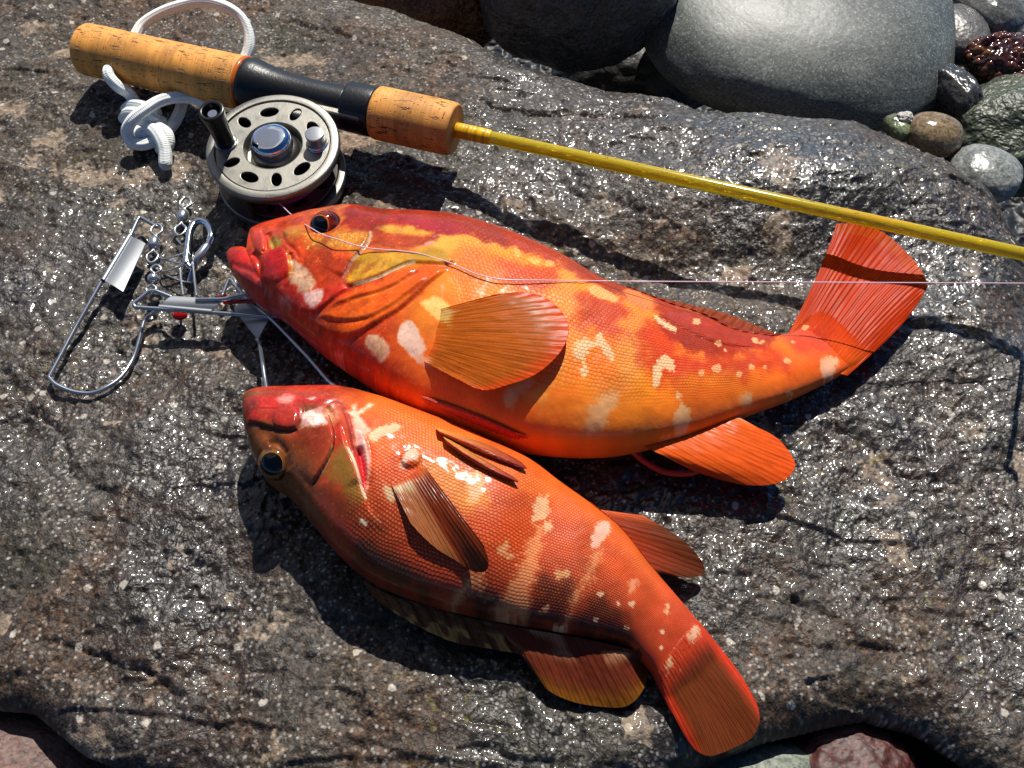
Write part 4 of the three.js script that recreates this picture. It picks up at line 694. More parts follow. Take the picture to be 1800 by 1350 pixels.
  f.stroke(Z3(150, 390, 260, 397, 360, 425, 480, 445, 560, 430), [60, 22, 18], 0.0006, 0.7); f.stroke(Z3(200, 270, 300, 262, 400, 262), [110, 24, 22], 0.0005, 0.5);
  f.stroke(Z3(1050, 1150, 1080, 1170, 1105, 1195), [236, 226, 200], 0.0010, 0.9);
  f.patch(Z3(940, 290, 1010, 230, 1040, 270, 1110, 225, 1135, 240, 1080, 290, 1050, 320, 1100, 400, 1130, 420, 1120, 440, 1060, 460, 1010, 420, 980, 330), [240, 200, 176], { soft: 0.0013, noise: 0.0015 });
  const pale = [234, 184, 138], sc = { soft: 0.0007, noise: 0.0008, scaly: 0.0009, freq: 600 };
  f.patch(Z3(1110, 470, 1200, 410, 1340, 375, 1375, 400, 1340, 440, 1220, 490, 1150, 520), [240, 200, 160], { ...sc, scaly: 0.0008 });
  f.patch(Z3(1360, 700, 1400, 620, 1470, 580, 1520, 620, 1500, 680, 1440, 690, 1400, 740), [240, 200, 180], { soft: 0.001, noise: 0.001 });
  f.patch(Z3(1240, 870, 1290, 890, 1330, 980, 1290, 1000, 1240, 930), [206, 180, 140], { soft: 0.001, noise: 0.001 });
  f.patch(Z4(560, 280, 600, 265, 630, 310, 625, 390, 570, 400, 540, 350), pale, sc); f.patch(Z4(540, 400, 610, 395, 590, 440, 550, 430), pale, { ...sc, alpha: 0.6 });
  f.patch(Z4(910, 410, 965, 390, 980, 450, 960, 500, 890, 530, 890, 480), pale, sc); f.patch(Z4(955, 540, 985, 535, 985, 580, 955, 590), pale, sc);
  f.patch(Z4(1240, 535, 1290, 530, 1300, 580, 1250, 640, 1200, 670, 1200, 610), [240, 190, 170], { ...sc, soft: 0.0008 });
  f.patch(Z4(720, 650, 760, 640, 760, 690, 800, 700, 770, 730, 730, 710, 700, 690), [226, 170, 118], { ...sc, alpha: 0.8 });
  f.patch(Z4(1010, 800, 1070, 785, 1080, 815, 1020, 835), [222, 166, 110], { ...sc, alpha: 0.85 }); f.patch(Z4(1400, 850, 1440, 830, 1440, 880, 1400, 910), [232, 150, 110], { ...sc, soft: 0.001 });
  f.patch(Z4(590, 910, 640, 905, 690, 930, 640, 955, 600, 940), [176, 110, 66], { ...sc, alpha: 0.6 }); f.patch(Z4(940, 980, 970, 975, 960, 1010, 930, 1015), [200, 140, 100], sc);
  for (const [x, y, r] of [[1245, 910, 15], [1410, 965, 16], [1340, 960, 10], [1222, 1048, 14], [1570, 1110, 13], [1565, 1195, 9], [1390, 1090, 12], [1340, 970, 8]]) f.spot(640 + x / 3, 740 + y / 3, r / 3, [236, 190, 150], { scaly: 0.0005 });
  f.patch(Z5(995, 490, 1012, 485, 1010, 520, 1000, 545, 985, 530), pale, sc); f.patch(Z5(1110, 640, 1140, 600, 1170, 615, 1160, 660, 1125, 690, 1105, 670), [240, 196, 160], { ...sc, scaly: 0.0008 });
  f.patch(Z5(1005, 775, 1025, 780, 1020, 820, 995, 850, 990, 840), pale, sc); f.patch(Z5(90, 600, 200, 610, 210, 640, 150, 680, 110, 640), [214, 156, 120], sc);
  f.patch(Z5(400, 690, 430, 640, 470, 645, 440, 690, 410, 735, 395, 720), pale, sc);
  for (const [x, y, r] of [[1158, 815, 14], [1100, 903, 11], [1205, 795, 8], [1225, 785, 7], [1247, 742, 9], [1255, 790, 6], [1150, 858, 7], [1075, 950, 5], [1125, 915, 4], [1135, 885, 5], [1197, 828, 5], [970, 630, 10], [965, 715, 8], [1070, 838, 8]]) f.spot(840 + x / 3, 900 + y / 3, r / 3, [242, 206, 170]);
  const L = {}; for (let k = 0; k < f.W * f.H; k++) {
    const x = f.x0 + (k % f.W + 0.5) * f.px, z = f.z0 + (Math.floor(k / f.W) + 0.5) * f.px, fine = vn(x * 2600, z * 2600);
    if (!f.lattice(k, L)) { f.bump[k] = 0.35 + fine * 0.1 + 0.3 * fbm(x * 500, z * 500, 3); continue; }
    const on = sstep(0.30, 0.34, L.s + 0.04 * L.bv - 0.03) * sstep(0.97, 0.9, L.s) * sstep(0.02, 0.06, L.bv) * sstep(0.99, 0.86, L.bv);
    const d = Math.hypot(L.u * 0.85, L.v * 1.25), dot = sstep(0.34, 0.16, d) * (0.35 + 0.5 * L.id), tile = sstep(0.56, 0.3, d), gold = sstep(0.6, 0.2, L.s) * 0.3 + 0.7;
    f.mix(k, [90, 26, 14], on * (1 - tile) * 0.16); f.mix(k, [226, 164, 88], on * dot * 0.95 * gold * sstep(0.0, 0.35, L.bv + 0.1) * (1 - 0.5 * sstep(0.7, 1, L.bv)));
    f.bump[k] = 0.45 + on * (tile * 0.32 + L.u * 0.22) + fine * 0.06 + (1 - on) * 0.5 * (fbm(x * 420, z * 420, 3) - 0.5);
    if (on < 0.5 && L.s < 0.42) { f.mix(k, [80, 34, 18], sstep(0.6, 0.95, vn(x * 1500 + 7, z * 1500)) * 0.16 * (1 - on)); f.mix(k, [200, 140, 80], sstep(0.8, 0.95, vn(x * 1100, z * 1100 + 70)) * 0.25 * (1 - on)); }
  }
  const body = thing('grouper', 'smaller grouper with dark brown head and red spotted body, lying lowest on the rock', 'fish', at(860, 960, 0), 'two freshly caught groupers on the rock');
  f.skinGrain(0.3);
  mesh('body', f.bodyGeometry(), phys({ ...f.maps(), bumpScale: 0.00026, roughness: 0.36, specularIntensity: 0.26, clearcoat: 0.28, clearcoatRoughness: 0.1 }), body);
  mesh('pectoral_fin', f.fin({ base: [[736, 806], [722, 818], [704, 834], [686, 848]], tip: [[850, 958], [859, 990], [850, 1006], [826, 1002], [800, 985], [772, 968], [745, 945], [722, 920]], lift: (t, u) => 0.0006 - 0.0016 * sstep(0.12, 0, u) + u * (0.007 * sstep(0.5, 0.1, t) + 0.0012 + 0.0025 * sstep(0.6, 1, t)), rays: 15, ripple: 0.0001 }),
    finMat(15, (t, u, o) => { const p = sstep(0.46, 0.56, t); o[0] = lerp(126, 158, p); o[1] = lerp(50, 92, p); o[2] = lerp(18, 52, p); const w = p * sstep(0.3, 0.1, u); o[0] = lerp(o[0], 214, w); o[1] = lerp(o[1], 190, w); o[2] = lerp(o[2], 150, w); const b = sstep(0.22, 0.05, u) * (1 - p); o[0] = lerp(o[0], 226, b * 0.7); o[1] = lerp(o[1], 130, b * 0.7); o[2] = lerp(o[2], 90, b * 0.7); }, { dark: 0.35, root: 0.16 }), body);
  const pel = finMat(4, (t, u, o) => { o[0] = lerp(226, 150, u); o[1] = lerp(120, 54, u) + 40 * (t < 0.4 ? 1 : 0) * (1 - u); o[2] = lerp(70, 44, u); }, { dark: 0.35, through: 0.1 });
  mesh('pelvic_fin', f.fin({ base: [[766, 752], [771, 758], [776, 764]], mid: [[846, 777], [842, 786], [838, 793]], tip: [[916, 812], [926, 824], [908, 822]], lift: (t, u) => 0.0006 + 0.003 * Math.sin(Math.PI * t) * (1 - u * 0.5), rays: 4, nt: 40, nu: 80 }), pel, body);
  mesh('pelvic_fin', f.fin({ base: [[778, 766], [782, 772], [786, 780]], mid: [[848, 806], [844, 813], [838, 817]], tip: [[902, 838], [913, 848], [898, 846]], lift: (t, u) => 0.0008 + 0.003 * Math.sin(Math.PI * t) * (1 - u * 0.5), rays: 4, nt: 40, nu: 80 }), pel, body);
  mesh('anal_fin', f.fin({ free: true, base: [[1014, 890], [1042, 914], [1074, 950], [1106, 996]], tip: [[1130, 906], [1172, 930], [1208, 956], [1232, 984], [1239, 1003], [1228, 1013], [1198, 1015], [1166, 1008]], lift: (t, u) => 0.021 - 0.009 * u - 0.003 * t + 0.002 * Math.sin(t * 8) * u, rays: 12, ripple: 0.0001 }),
    finMat(12, (t, u, o) => { const p = sstep(0.15, 0.02, t); o[0] = lerp(lerp(184, 96, u), 206, p); o[1] = lerp(lerp(56, 50, u), 96, p); o[2] = lerp(26, 60, p); }, { dark: 0.4, root: 0.3 }), body);
  const dorsal = mesh('dorsal_fin', f.fin({ free: true, base: [[636, 1020], [690, 1048], [750, 1064], [820, 1085], [888, 1098]], tip: [[664, 1058], [698, 1080], [748, 1108], [802, 1130], [858, 1140], [914, 1150]], follow: false, lift: (t, u) => 0.0125 - 0.005 * u, rays: 9, ripple: 0.0004 }),
    finMat(9, (t, u, o) => { const p = sstep(0.55, 0.7, vn(t * 20, u * 3)) * 0.8 * sstep(0.25, 0.6, u); o[0] = lerp(104, 190, p); o[1] = lerp(60, 148, p); o[2] = lerp(28, 78, p); }, { dark: 0.5, through: 0.08 }), body, 'spiny dorsal fin with pale flecks');
  mesh('dorsal_fin', f.fin({ free: true, base: [[868, 1094], [930, 1106], [1000, 1118], [1060, 1130], [1116, 1144]], tip: [[938, 1180], [962, 1212], [1005, 1233], [1060, 1243], [1102, 1241], [1130, 1214], [1143, 1172]], lift: (t, u) => 0.0145 - 0.008 * u + 0.0015 * Math.sin(t * 10) * u, rays: 18, ripple: 0.0001 }),
    finMat(18, (t, u, o) => { const e = sstep(0.6, 1, u); o[0] = lerp(104, 120, e); o[1] = lerp(44, 72, e); o[2] = lerp(26, 18, e); const w = sstep(0.62, 0.8, vn(t * 7 + 3, u * 5 + 8)) * sstep(0.5, 0.1, u); o[0] = lerp(o[0], 190, w); o[1] = lerp(o[1], 140, w); o[2] = lerp(o[2], 104, w); }, { dark: 0.5, through: 0.12, root: 0.14 }), body, 'soft dorsal fin with yellowish edge');
  mesh('tail_fin', f.fin({ free: true, base: [[1218, 1084], [1198, 1104], [1174, 1136], [1158, 1160], [1146, 1178]], mid: [[1292, 1172], [1268, 1195], [1240, 1220], [1212, 1240], [1187, 1262]], tip: [[1333, 1244], [1335, 1270], [1322, 1296], [1296, 1312], [1262, 1326], [1240, 1328], [1216, 1314]], lift: (t, u) => 0.0125 - 0.005 * u + 0.0035 * Math.sin(Math.PI * t) * (1 - u) + 0.001 * Math.sin(t * 10) * u, rays: 18 }),
    finMat(18, (t, u, o) => { const c = Math.sin(Math.PI * t), e = sstep(0.1, 0.35, u) * sstep(0.15, 0.6, c); o[0] = lerp(204, 108, e); o[1] = lerp(58, 50, e); o[2] = lerp(28, 22, e); }, { dark: 0.5, through: 0.12, root: 0.3 }), body);
  const ec = f.hit(483, 812); ec.y -= 0.0040; ec.z -= 0.002;
  eyeOf(body, ec, 0.0072, V3(-0.14, 0.8, 0.55), 0.0051, 0.0042, { a: [120, 84, 30], b: [60, 34, 18] });
}

// ---------------------------------------------------------------- the fishing rod with its reel
const rodA = at(147, 85, rockY(at(147, 85, 0).x, at(147, 85, 0).z) + 0.0195), rodB = at(1800, 447, 0.034), rodDir = rodB.clone().sub(rodA).normalize();
const axisAt = (px) => { let a = -0.1, b = 1.4; for (let i = 0; i < 40; i++) { const m = (a + b) / 2; if (proj(rodA.clone().lerp(rodB, m))[0] < px) a = m; else b = m; } return rodA.clone().lerp(rodB, a); };
const seatMat = std({ color: 0x15171c, roughness: 0.36, bumpMap: pebbleBump, bumpScale: 0.00008 });
function turned(stops, seg = 64, around = 1) {      // [grid x, radius in grid steps] along the rod's axis
  const p0 = axisAt(stops[0][0]), pts = stops.map(([x, r]) => { const p = axisAt(x); return new THREE.Vector2(r * mpp(p), p.distanceTo(p0)); });
  const g = new THREE.LatheGeometry(pts, seg), L = pts[pts.length - 1].y, uv = g.attributes.uv, p = g.attributes.position;
  for (let i = 0; i < uv.count; i++) uv.setXY(i, uv.getX(i) * around, p.getY(i) / 0.06);
  return alongAxis(g, p0, rodDir);
}
function corkMaps(seed) {
  const W = 1024, H = 1024, c = document.createElement('canvas'), b = document.createElement('canvas'); c.width = b.width = W; c.height = b.height = H;
  const x = c.getContext('2d'), y = b.getContext('2d'), r = rng(seed), im = x.createImageData(W, H);
  for (let j = 0; j < H; j++) for (let i = 0; i < W; i++) {
    const disc = Math.floor(j / 128 + seed), tone = 0.9 + 0.16 * hash(disc, seed), ringv = 0.9 + 0.12 * vn(j * 0.16 + vn(i * 0.01, j * 0.01) * 6, i * 0.004) + 0.1 * vn(j * 0.5, i * 0.02), patchy = 0.84 + 0.3 * fbm(i * 0.012 + seed, j * 0.012, 3), k = (j * W + i) * 4, edge = j % 128 < 2 ? 0.9 : 1, gr = 0.94 + 0.12 * vn(i * 0.4, j * 0.4), m = tone * ringv * patchy * edge * gr;
    im.data[k] = clamp(214 * m, 0, 255); im.data[k + 1] = clamp(146 * m, 0, 255); im.data[k + 2] = clamp(66 * m, 0, 255); im.data[k + 3] = 255;
  }
  x.putImageData(im, 0, 0); y.fillStyle = '#b0b0b0'; y.fillRect(0, 0, W, H);
  const crack = (px, py, len, w, dir) => { for (const [g, col] of [[x, `rgba(${50 + r() * 30},${24 + r() * 14},8,${0.75 + 0.25 * r()})`], [y, '#101010']]) { g.strokeStyle = col; g.lineCap = 'round'; } let cx = px, cy = py; const n = Math.ceil(len / 7); for (let i = 0; i < n; i++) { const nx = cx + (dir ? 7 : (r() - 0.5) * 5), ny = cy + (dir ? (r() - 0.5) * 5 : 7), ww = w * (0.4 + 0.9 * r()); for (const g of [x, y]) { g.lineWidth = ww; g.beginPath(); g.moveTo(cx, cy); g.lineTo(nx, ny); g.stroke(); } cx = nx; cy = ny; } };
  for (let i = 0; i < 230; i++) crack(r() * W, r() * H, 14 + 110 * r() * r(), 1.2 + 3.2 * r() * r(), false);
  for (let i = 0; i < 26; i++) { const px = r() * W, py = r() * H; for (let k = 0; k < 4; k++) crack(px + (r() - 0.5) * 16, py + (r() - 0.5) * 50, 20 + 50 * r(), 1.5 + 3 * r(), false); }
  for (let i = 0; i < 260; i++) crack(r() * W, r() * H, 4 + 8 * r(), 1.5 + 2.5 * r(), r() < 0.5);
  for (let i = 0; i < 24; i++) crack(r() * W, r() * H, 20 + 40 * r(), 1.2, true);
  const t = [c, b].map((q) => { const m = new THREE.CanvasTexture(q); m.wrapS = m.wrapT = THREE.RepeatWrapping; return m; }); t[0].colorSpace = THREE.SRGBColorSpace; return t;
}
const rod = thing('fishing_rod', 'short fishing rod with cork grips, small drilled reel and translucent yellow blank', 'fishing rod', axisAt(620));
{
  const [c1, b1] = corkMaps(3), [c2, b2] = corkMaps(8);
  const cork1 = std({ map: c1, bumpMap: b1, bumpScale: 0.0006, roughness: 0.62 }), cork2 = std({ map: c2, bumpMap: b2, bumpScale: 0.0006, roughness: 0.62 });
  mesh('rear_grip', turned([[147, 0.01], [147.5, 30], [148, 38], [149, 41], [152, 43.5], [158, 45], [220, 45], [300, 45.5], [380, 46.5], [424, 47], [428, 46]], 96), cork1, rod);
  mesh('winding_ring', turned([[427, 44], [428, 47.5], [431, 48], [434, 47.5], [435, 44]], 64), std({ color: 0xc8641a, roughness: 0.25 }), rod);
  mesh('reel_seat', turned([[434.5, 44], [435, 46.5], [442, 47], [452, 46], [466, 42], [486, 37.5], [512, 34.5], [545, 33], [606, 33], [609, 32], [611, 28]], 72), seatMat, rod);
  mesh('seat_hood', turned([[611, 30], [612, 42], [615, 43.5], [640, 44], [658, 44], [661, 43], [661.4, 38]], 72), seatMat, rod);
  mesh('fore_grip', turned([[661, 36], [661.6, 43], [664, 45.5], [668, 46.5], [720, 47], [780, 47], [794, 46.5], [799, 44.5], [800.5, 42], [800.8, 13], [801, 0.01]], 96), cork2, rod);
  const wind = bake(64, 256, (u, v, o) => { const k = 0.85 + 0.3 * vn(v * 80, 1) ; o[0] = 226 * k; o[1] = 176 * k; o[2] = 14 * k; }, true, true);
  mesh('winding', turned([[800, 13.2], [804, 13.6], [850, 13.6], [860, 13.2], [863, 12]], 40), std({ map: wind, roughness: 0.3, bumpMap: wind, bumpScale: 0.0002 }), rod);
  const blankMat = phys({ color: new THREE.Color(0.98, 0.76, 0.04), transmission: 0.62, thickness: 0.006, ior: 1.45, roughness: 0.1, attenuationColor: new THREE.Color(0.96, 0.76, 0.02), attenuationDistance: 0.011, });
  const stops = []; for (let x = 863; x <= 2120; x += 30) stops.push([x, 12]); stops[0][1] = 11.6;
  mesh('blank', turned([[862.5, 0.01], ...stops, [2121, 0.01]], 32), blankMat, rod);
  { const q = [[1846, 470, 0.03], [1856, 545, 0.047], [1842, 590, 0.044], [1846, 640, 0.036], [1832, 700, 0.026]].map(([x, y, h]) => at(x, y, h)); mesh('shadow_cord', tube(q, 0.0011, 60, 8), std({ color: 0x1b1b1e, roughness: 0.5 }), rod); }  // unseen cord added beyond the view's edge to cast a thin curled shadow
  // water beads standing on the blank
  const r = rng(77), beads = [], across = rodDir.clone().cross(UPV).normalize();
  for (let i = 0; i < 150; i++) { const x = 870 + r() * 930, p = axisAt(x), a = (r() - 0.2) * 2.2, R = 11.6 * mpp(p), n = UPV.clone().multiplyScalar(Math.cos(a)).addScaledVector(across, Math.sin(a) * (r() < 0.7 ? 1 : -1)).normalize(), s = 0.00022 + 0.0004 * r() * r(); beads.push(new THREE.SphereGeometry(s, 8, 6).translate(p.x + n.x * R, p.y + n.y * R, p.z + n.z * R)); }
  const bd = mesh('water_beads', mergeGeometries(beads), phys({ transmission: 1, thickness: 0.001, ior: 1.33, roughness: 0.02 }), rod); bd.userData.kind = 'stuff';
}
{ // the reel, standing flat under the seat
  const base = at(499, 314, 0); base.y = rockY(base.x, base.z) + 0.0045;
  const P0 = at(499, 314, base.y), m = mpp(P0), R = 113 * m, P1 = at(479, 254, base.y + 0.0255), axis = P1.clone().sub(P0).normalize(), Ht = P1.distanceTo(P0);
  const reel = new THREE.Group(); reel.name = 'reel'; reel.position.copy(rod.worldToLocal(P0.clone())); reel.quaternion.setFromUnitVectors(UPV, axis); rod.add(reel); reel.updateWorldMatrix(true, false);
  const sub = (name, g, mat) => { const o = new THREE.Mesh(g, mat); o.name = name; o.castShadow = o.receiveShadow = true; reel.add(o); return o; };
  const local = (px, py, y) => { let lo = reel.worldToLocal(at(px, py, P0.y + y)); for (let i = 0; i < 3; i++) { const w = reel.localToWorld(V3(lo.x, y, lo.z)); const q = at(px, py, w.y); lo = reel.worldToLocal(q); } return [lo.x, lo.z]; };
  const scratch = bake(512, 512, (u, v, o) => { const k = 150 + 60 * fbm(u * 18, v * 18, 3) + 40 * (vn(u * 240, v * 240) - 0.5); o[0] = o[1] = o[2] = k; }, false, true);
  const alu = std({ color: 0x8a8881, metalness: 0.92, roughness: 1, roughnessMap: bake(256, 256, (u, v, o) => { o[1] = 66 + 60 * fbm(u * 12, v * 12, 3) + 24 * vn(u * 150, v * 150); o[0] = o[2] = 0; }, false, true), bumpMap: scratch, bumpScale: 0.00018 });
  const dark = std({ color: 0x5d5a55, metalness: 0.7, roughness: 0.3 }), black = std({ color: 0x0b0b0c, roughness: 0.28 }), chrome = std({ color: 0xe8ecf0, metalness: 1, roughness: 0.035 }), silver = std({ color: 0xd0d2d4, metalness: 0.9, roughness: 0.22 }), hollow = std({ color: 0x2a2724, metalness: 0.6, roughness: 0.4 });
  const lathe = (pts, seg = 96) => new THREE.LatheGeometry(pts.map(([r, y]) => new THREE.Vector2(r, y)), seg);
  const plate = (r0, holeSets, bore, depth, bev = 0.0003) => {
    const s = new THREE.Shape(); s.absarc(0, 0, r0, 0, Math.PI * 2, false); const h0 = new THREE.Path(); h0.absarc(0, 0, bore, 0, Math.PI * 2, true); if (bore > 0) s.holes.push(h0);
    for (const [rad, a, rx, ry] of holeSets) { const h = new THREE.Path(); h.absellipse(Math.cos(a) * rad, Math.sin(a) * rad, rx, ry, 0, Math.PI * 2, true, a); s.holes.push(h); }
    const g = new THREE.ExtrudeGeometry(s, { depth, bevelEnabled: true, bevelSize: bev, bevelThickness: bev, bevelSegments: 2, curveSegments: 72 }); g.rotateX(-Math.PI / 2);
    const uv = g.attributes.uv; for (let i = 0; i < uv.count; i++) uv.setXY(i, uv.getX(i) * 20, uv.getY(i) * 20); return g;
  };
  const holes = (n, rad, big, small, off) => Array.from({ length: n }, (_, i) => [rad, off + i / n * Math.PI * 2, i % 2 ? small[0] : big[0], i % 2 ? small[1] : big[1]]);
  const top = Ht - 0.0022;
  const front = mergeGeometries([plate(R * 0.84, holes(10, R * 0.655, [R * 0.095, R * 0.15], [R * 0.13, R * 0.085], 0.5), R * 0.45, 0.0014).translate(0, top, 0)].map((g) => g.index ? g.toNonIndexed() : g));
  sub('spool_face', front, alu);
  sub('hole_shade_ring', new THREE.RingGeometry(R * 0.44, R * 0.85, 96).rotateX(-Math.PI / 2).translate(0, top - 0.0032, 0), hollow);  // dark ring added behind the face so its holes look deep in shade
  sub('spool_rim', lathe([[R * 0.862, top - 0.001], [R * 0.862, top + 0.0019], [R * 0.875, top + 0.0024], [R * 0.97, top + 0.0022], [R * 0.995, top + 0.0014], [R, top], [R * 0.99, top - 0.0022], [R * 0.96, top - 0.003], [R * 0.87, top - 0.003], [R * 0.862, top - 0.001]], 128), alu);
  sub('hub_cup', lathe([[R * 0.45, top + 0.0018], [R * 0.435, top + 0.0016], [R * 0.43, top - 0.004], [R * 0.41, top - 0.0048], [R * 0.2, top - 0.0048]], 96), alu);
  sub('hub_post', lathe([[R * 0.36, top - 0.0046], [R * 0.345, top - 0.001], [R * 0.3, top + 0.0006], [R * 0.26, top + 0.001], [R * 0.2, top + 0.0012]], 72), alu);
  { const k = 88, s = new THREE.Shape(); for (let i = 0; i <= k * 2; i++) { const a = i / (k * 2) * Math.PI * 2, rr = R * (i % 2 ? 0.298 : 0.283); i ? s.lineTo(Math.cos(a) * rr, Math.sin(a) * rr) : s.moveTo(rr, 0); }
    const g = new THREE.ExtrudeGeometry(s, { depth: 0.0034, bevelEnabled: true, bevelSize: 0.0002, bevelThickness: 0.0002, bevelSegments: 1 }); g.rotateX(-Math.PI / 2).translate(0, top + 0.0014, 0); sub('drag_knob', g, silver); }
  sub('knob_cap', lathe([[0.0001, top + 0.0082], [R * 0.12, top + 0.0081], [R * 0.2, top + 0.0078], [R * 0.265, top + 0.0071], [R * 0.288, top + 0.0062], [R * 0.292, top + 0.005]], 96), chrome);
  const [hx, hz] = local(397, 250, top + 0.002);
  const lean = new THREE.Quaternion().setFromEuler(new THREE.Euler(0.0, 0, 0.05));
  const hk = lathe([[0.0001, 0], [0.0046, 0], [0.0049, 0.0008], [0.0046, 0.0022], [0.0047, 0.012], [0.0055, 0.0185], [0.0060, 0.0212], [0.0061, 0.0222], [0.0058, 0.0228], [0.0045, 0.0228], [0.0041, 0.0222], [0.0038, 0.0185], [0.0001, 0.0185]], 48);
  const hp = hk.attributes.position; for (let i = 0; i < hp.count; i++) { const y = hp.getY(i), a = Math.atan2(hp.getZ(i), hp.getX(i)); if (y > 0.004 && y < 0.017) { const k = 1 - 0.07 * sstep(0.55, 0.9, Math.sin(a * 9)) - 0.03 * Math.sin(y * 2400); hp.setX(i, hp.getX(i) * k); hp.setZ(i, hp.getZ(i) * k); } }
  hk.computeVertexNormals(); sub('handle', hk.applyQuaternion(lean).translate(hx, top + 0.0015, hz), black);
  { const g = new THREE.CylinderGeometry(0.0022, 0.0022, 0.002, 24).translate(0, 0.0195, 0).applyQuaternion(lean).translate(hx, top + 0.0015, hz); sub('handle_screw', g, chrome); }
  sub('handle_washer', new THREE.CylinderGeometry(0.0056, 0.0056, 0.0012, 36).translate(hx, top + 0.0022, hz), silver);
  const [wx, wz] = local(557, 252, top + 0.002);
  sub('counterweight', lathe([[0.0001, 0.0072], [0.0041, 0.0072], [0.0045, 0.0068], [0.0045, 0.0058], [0.004, 0.0055], [0.004, 0.0007], [0.0052, 0.0002], [0.0054, -0.0004]], 48).translate(wx, top + 0.0019, wz), silver);
  const line = bake(64, 256, (u, v, o) => { const k = 0.7 + 0.4 * vn(v * 70, u * 3); o[0] = 196 * k; o[1] = 70 * k; o[2] = 170 * k; }, true, true);
  sub('spooled_line', lathe([[R * 0.47, top - 0.0045], [R * 0.66, top - 0.005], [R * 0.68, top - 0.007], [R * 0.675, 0.009], [R * 0.66, 0.0065]], 96), std({ map: line, bumpMap: line, bumpScale: 0.0003, roughness: 0.3 }));
  sub('spool_back', plate(R * 0.86, holes(10, R * 0.7, [R * 0.085, R * 0.13], [R * 0.11, R * 0.075], 0.2), R * 0.2, 0.0013).translate(0, 0.0048, 0), dark);
  sub('frame_rim', lathe([[R * 0.87, 0.0002], [R * 0.875, 0.0042], [R * 0.885, 0.0046], [R * 0.965, 0.0046], [R * 0.985, 0.004], [R * 0.985, 0.001], [R * 0.97, -0.001], [R * 0.88, -0.001], [R * 0.87, 0.0002]], 128), alu);
  sub('frame_plate', plate(R * 0.868, holes(8, R * 0.6, [R * 0.1, R * 0.16], [R * 0.1, R * 0.1], 0), R * 0.15, 0.001).translate(0, 0.0004, 0), hollow);
  // curved frame wall on the left front, pillar opposite
  const wall = (a0, a1, y1) => { const s = new THREE.Shape(); s.absarc(0, 0, R * 0.955, a0, a1, false); s.absarc(0, 0, R * 0.90, a1, a0, true); const g = new THREE.ExtrudeGeometry(s, { depth: y1, bevelEnabled: true, bevelSize: 0.0003, bevelThickness: 0.0003, bevelSegments: 2, curveSegments: 40 }); g.rotateX(-Math.PI / 2).translate(0, 0.0044, 0); return g; };
  sub('frame_wall', wall(3.55, 4.35, Ht - 0.0115), dark); sub('frame_wall', wall(0.9, 1.45, Ht - 0.0115), dark);
  // the foot that is clamped in the seat
  const f0 = axisAt(505), f1 = axisAt(650), dir = f1.clone().sub(f0).normalize(), toReel = P1.clone().add(P0).multiplyScalar(0.5).sub(axisAt(560)).setY(0); toReel.addScaledVector(dir, -toReel.dot(dir)).normalize();
  const mid = f0.clone().lerp(f1, 0.5).addScaledVector(toReel, 0.0098), foot = new RoundedBoxGeometry(f0.distanceTo(f1), 0.011, 0.0042, 3, 0.0012);
  foot.applyMatrix4(new THREE.Matrix4().makeBasis(dir, UPV, toReel).setPosition(mid)); foot.applyMatrix4(reel.matrixWorld.clone().invert()); sub('reel_foot', foot, alu);
  const stemP = axisAt(560).addScaledVector(toReel, 0.0145), stem = new RoundedBoxGeometry(0.02, 0.012, 0.009, 3, 0.002); stem.applyMatrix4(new THREE.Matrix4().makeBasis(dir, UPV, toReel).setPosition(stemP)); stem.applyMatrix4(reel.matrixWorld.clone().invert()); sub('foot_stem', stem, alu);
}

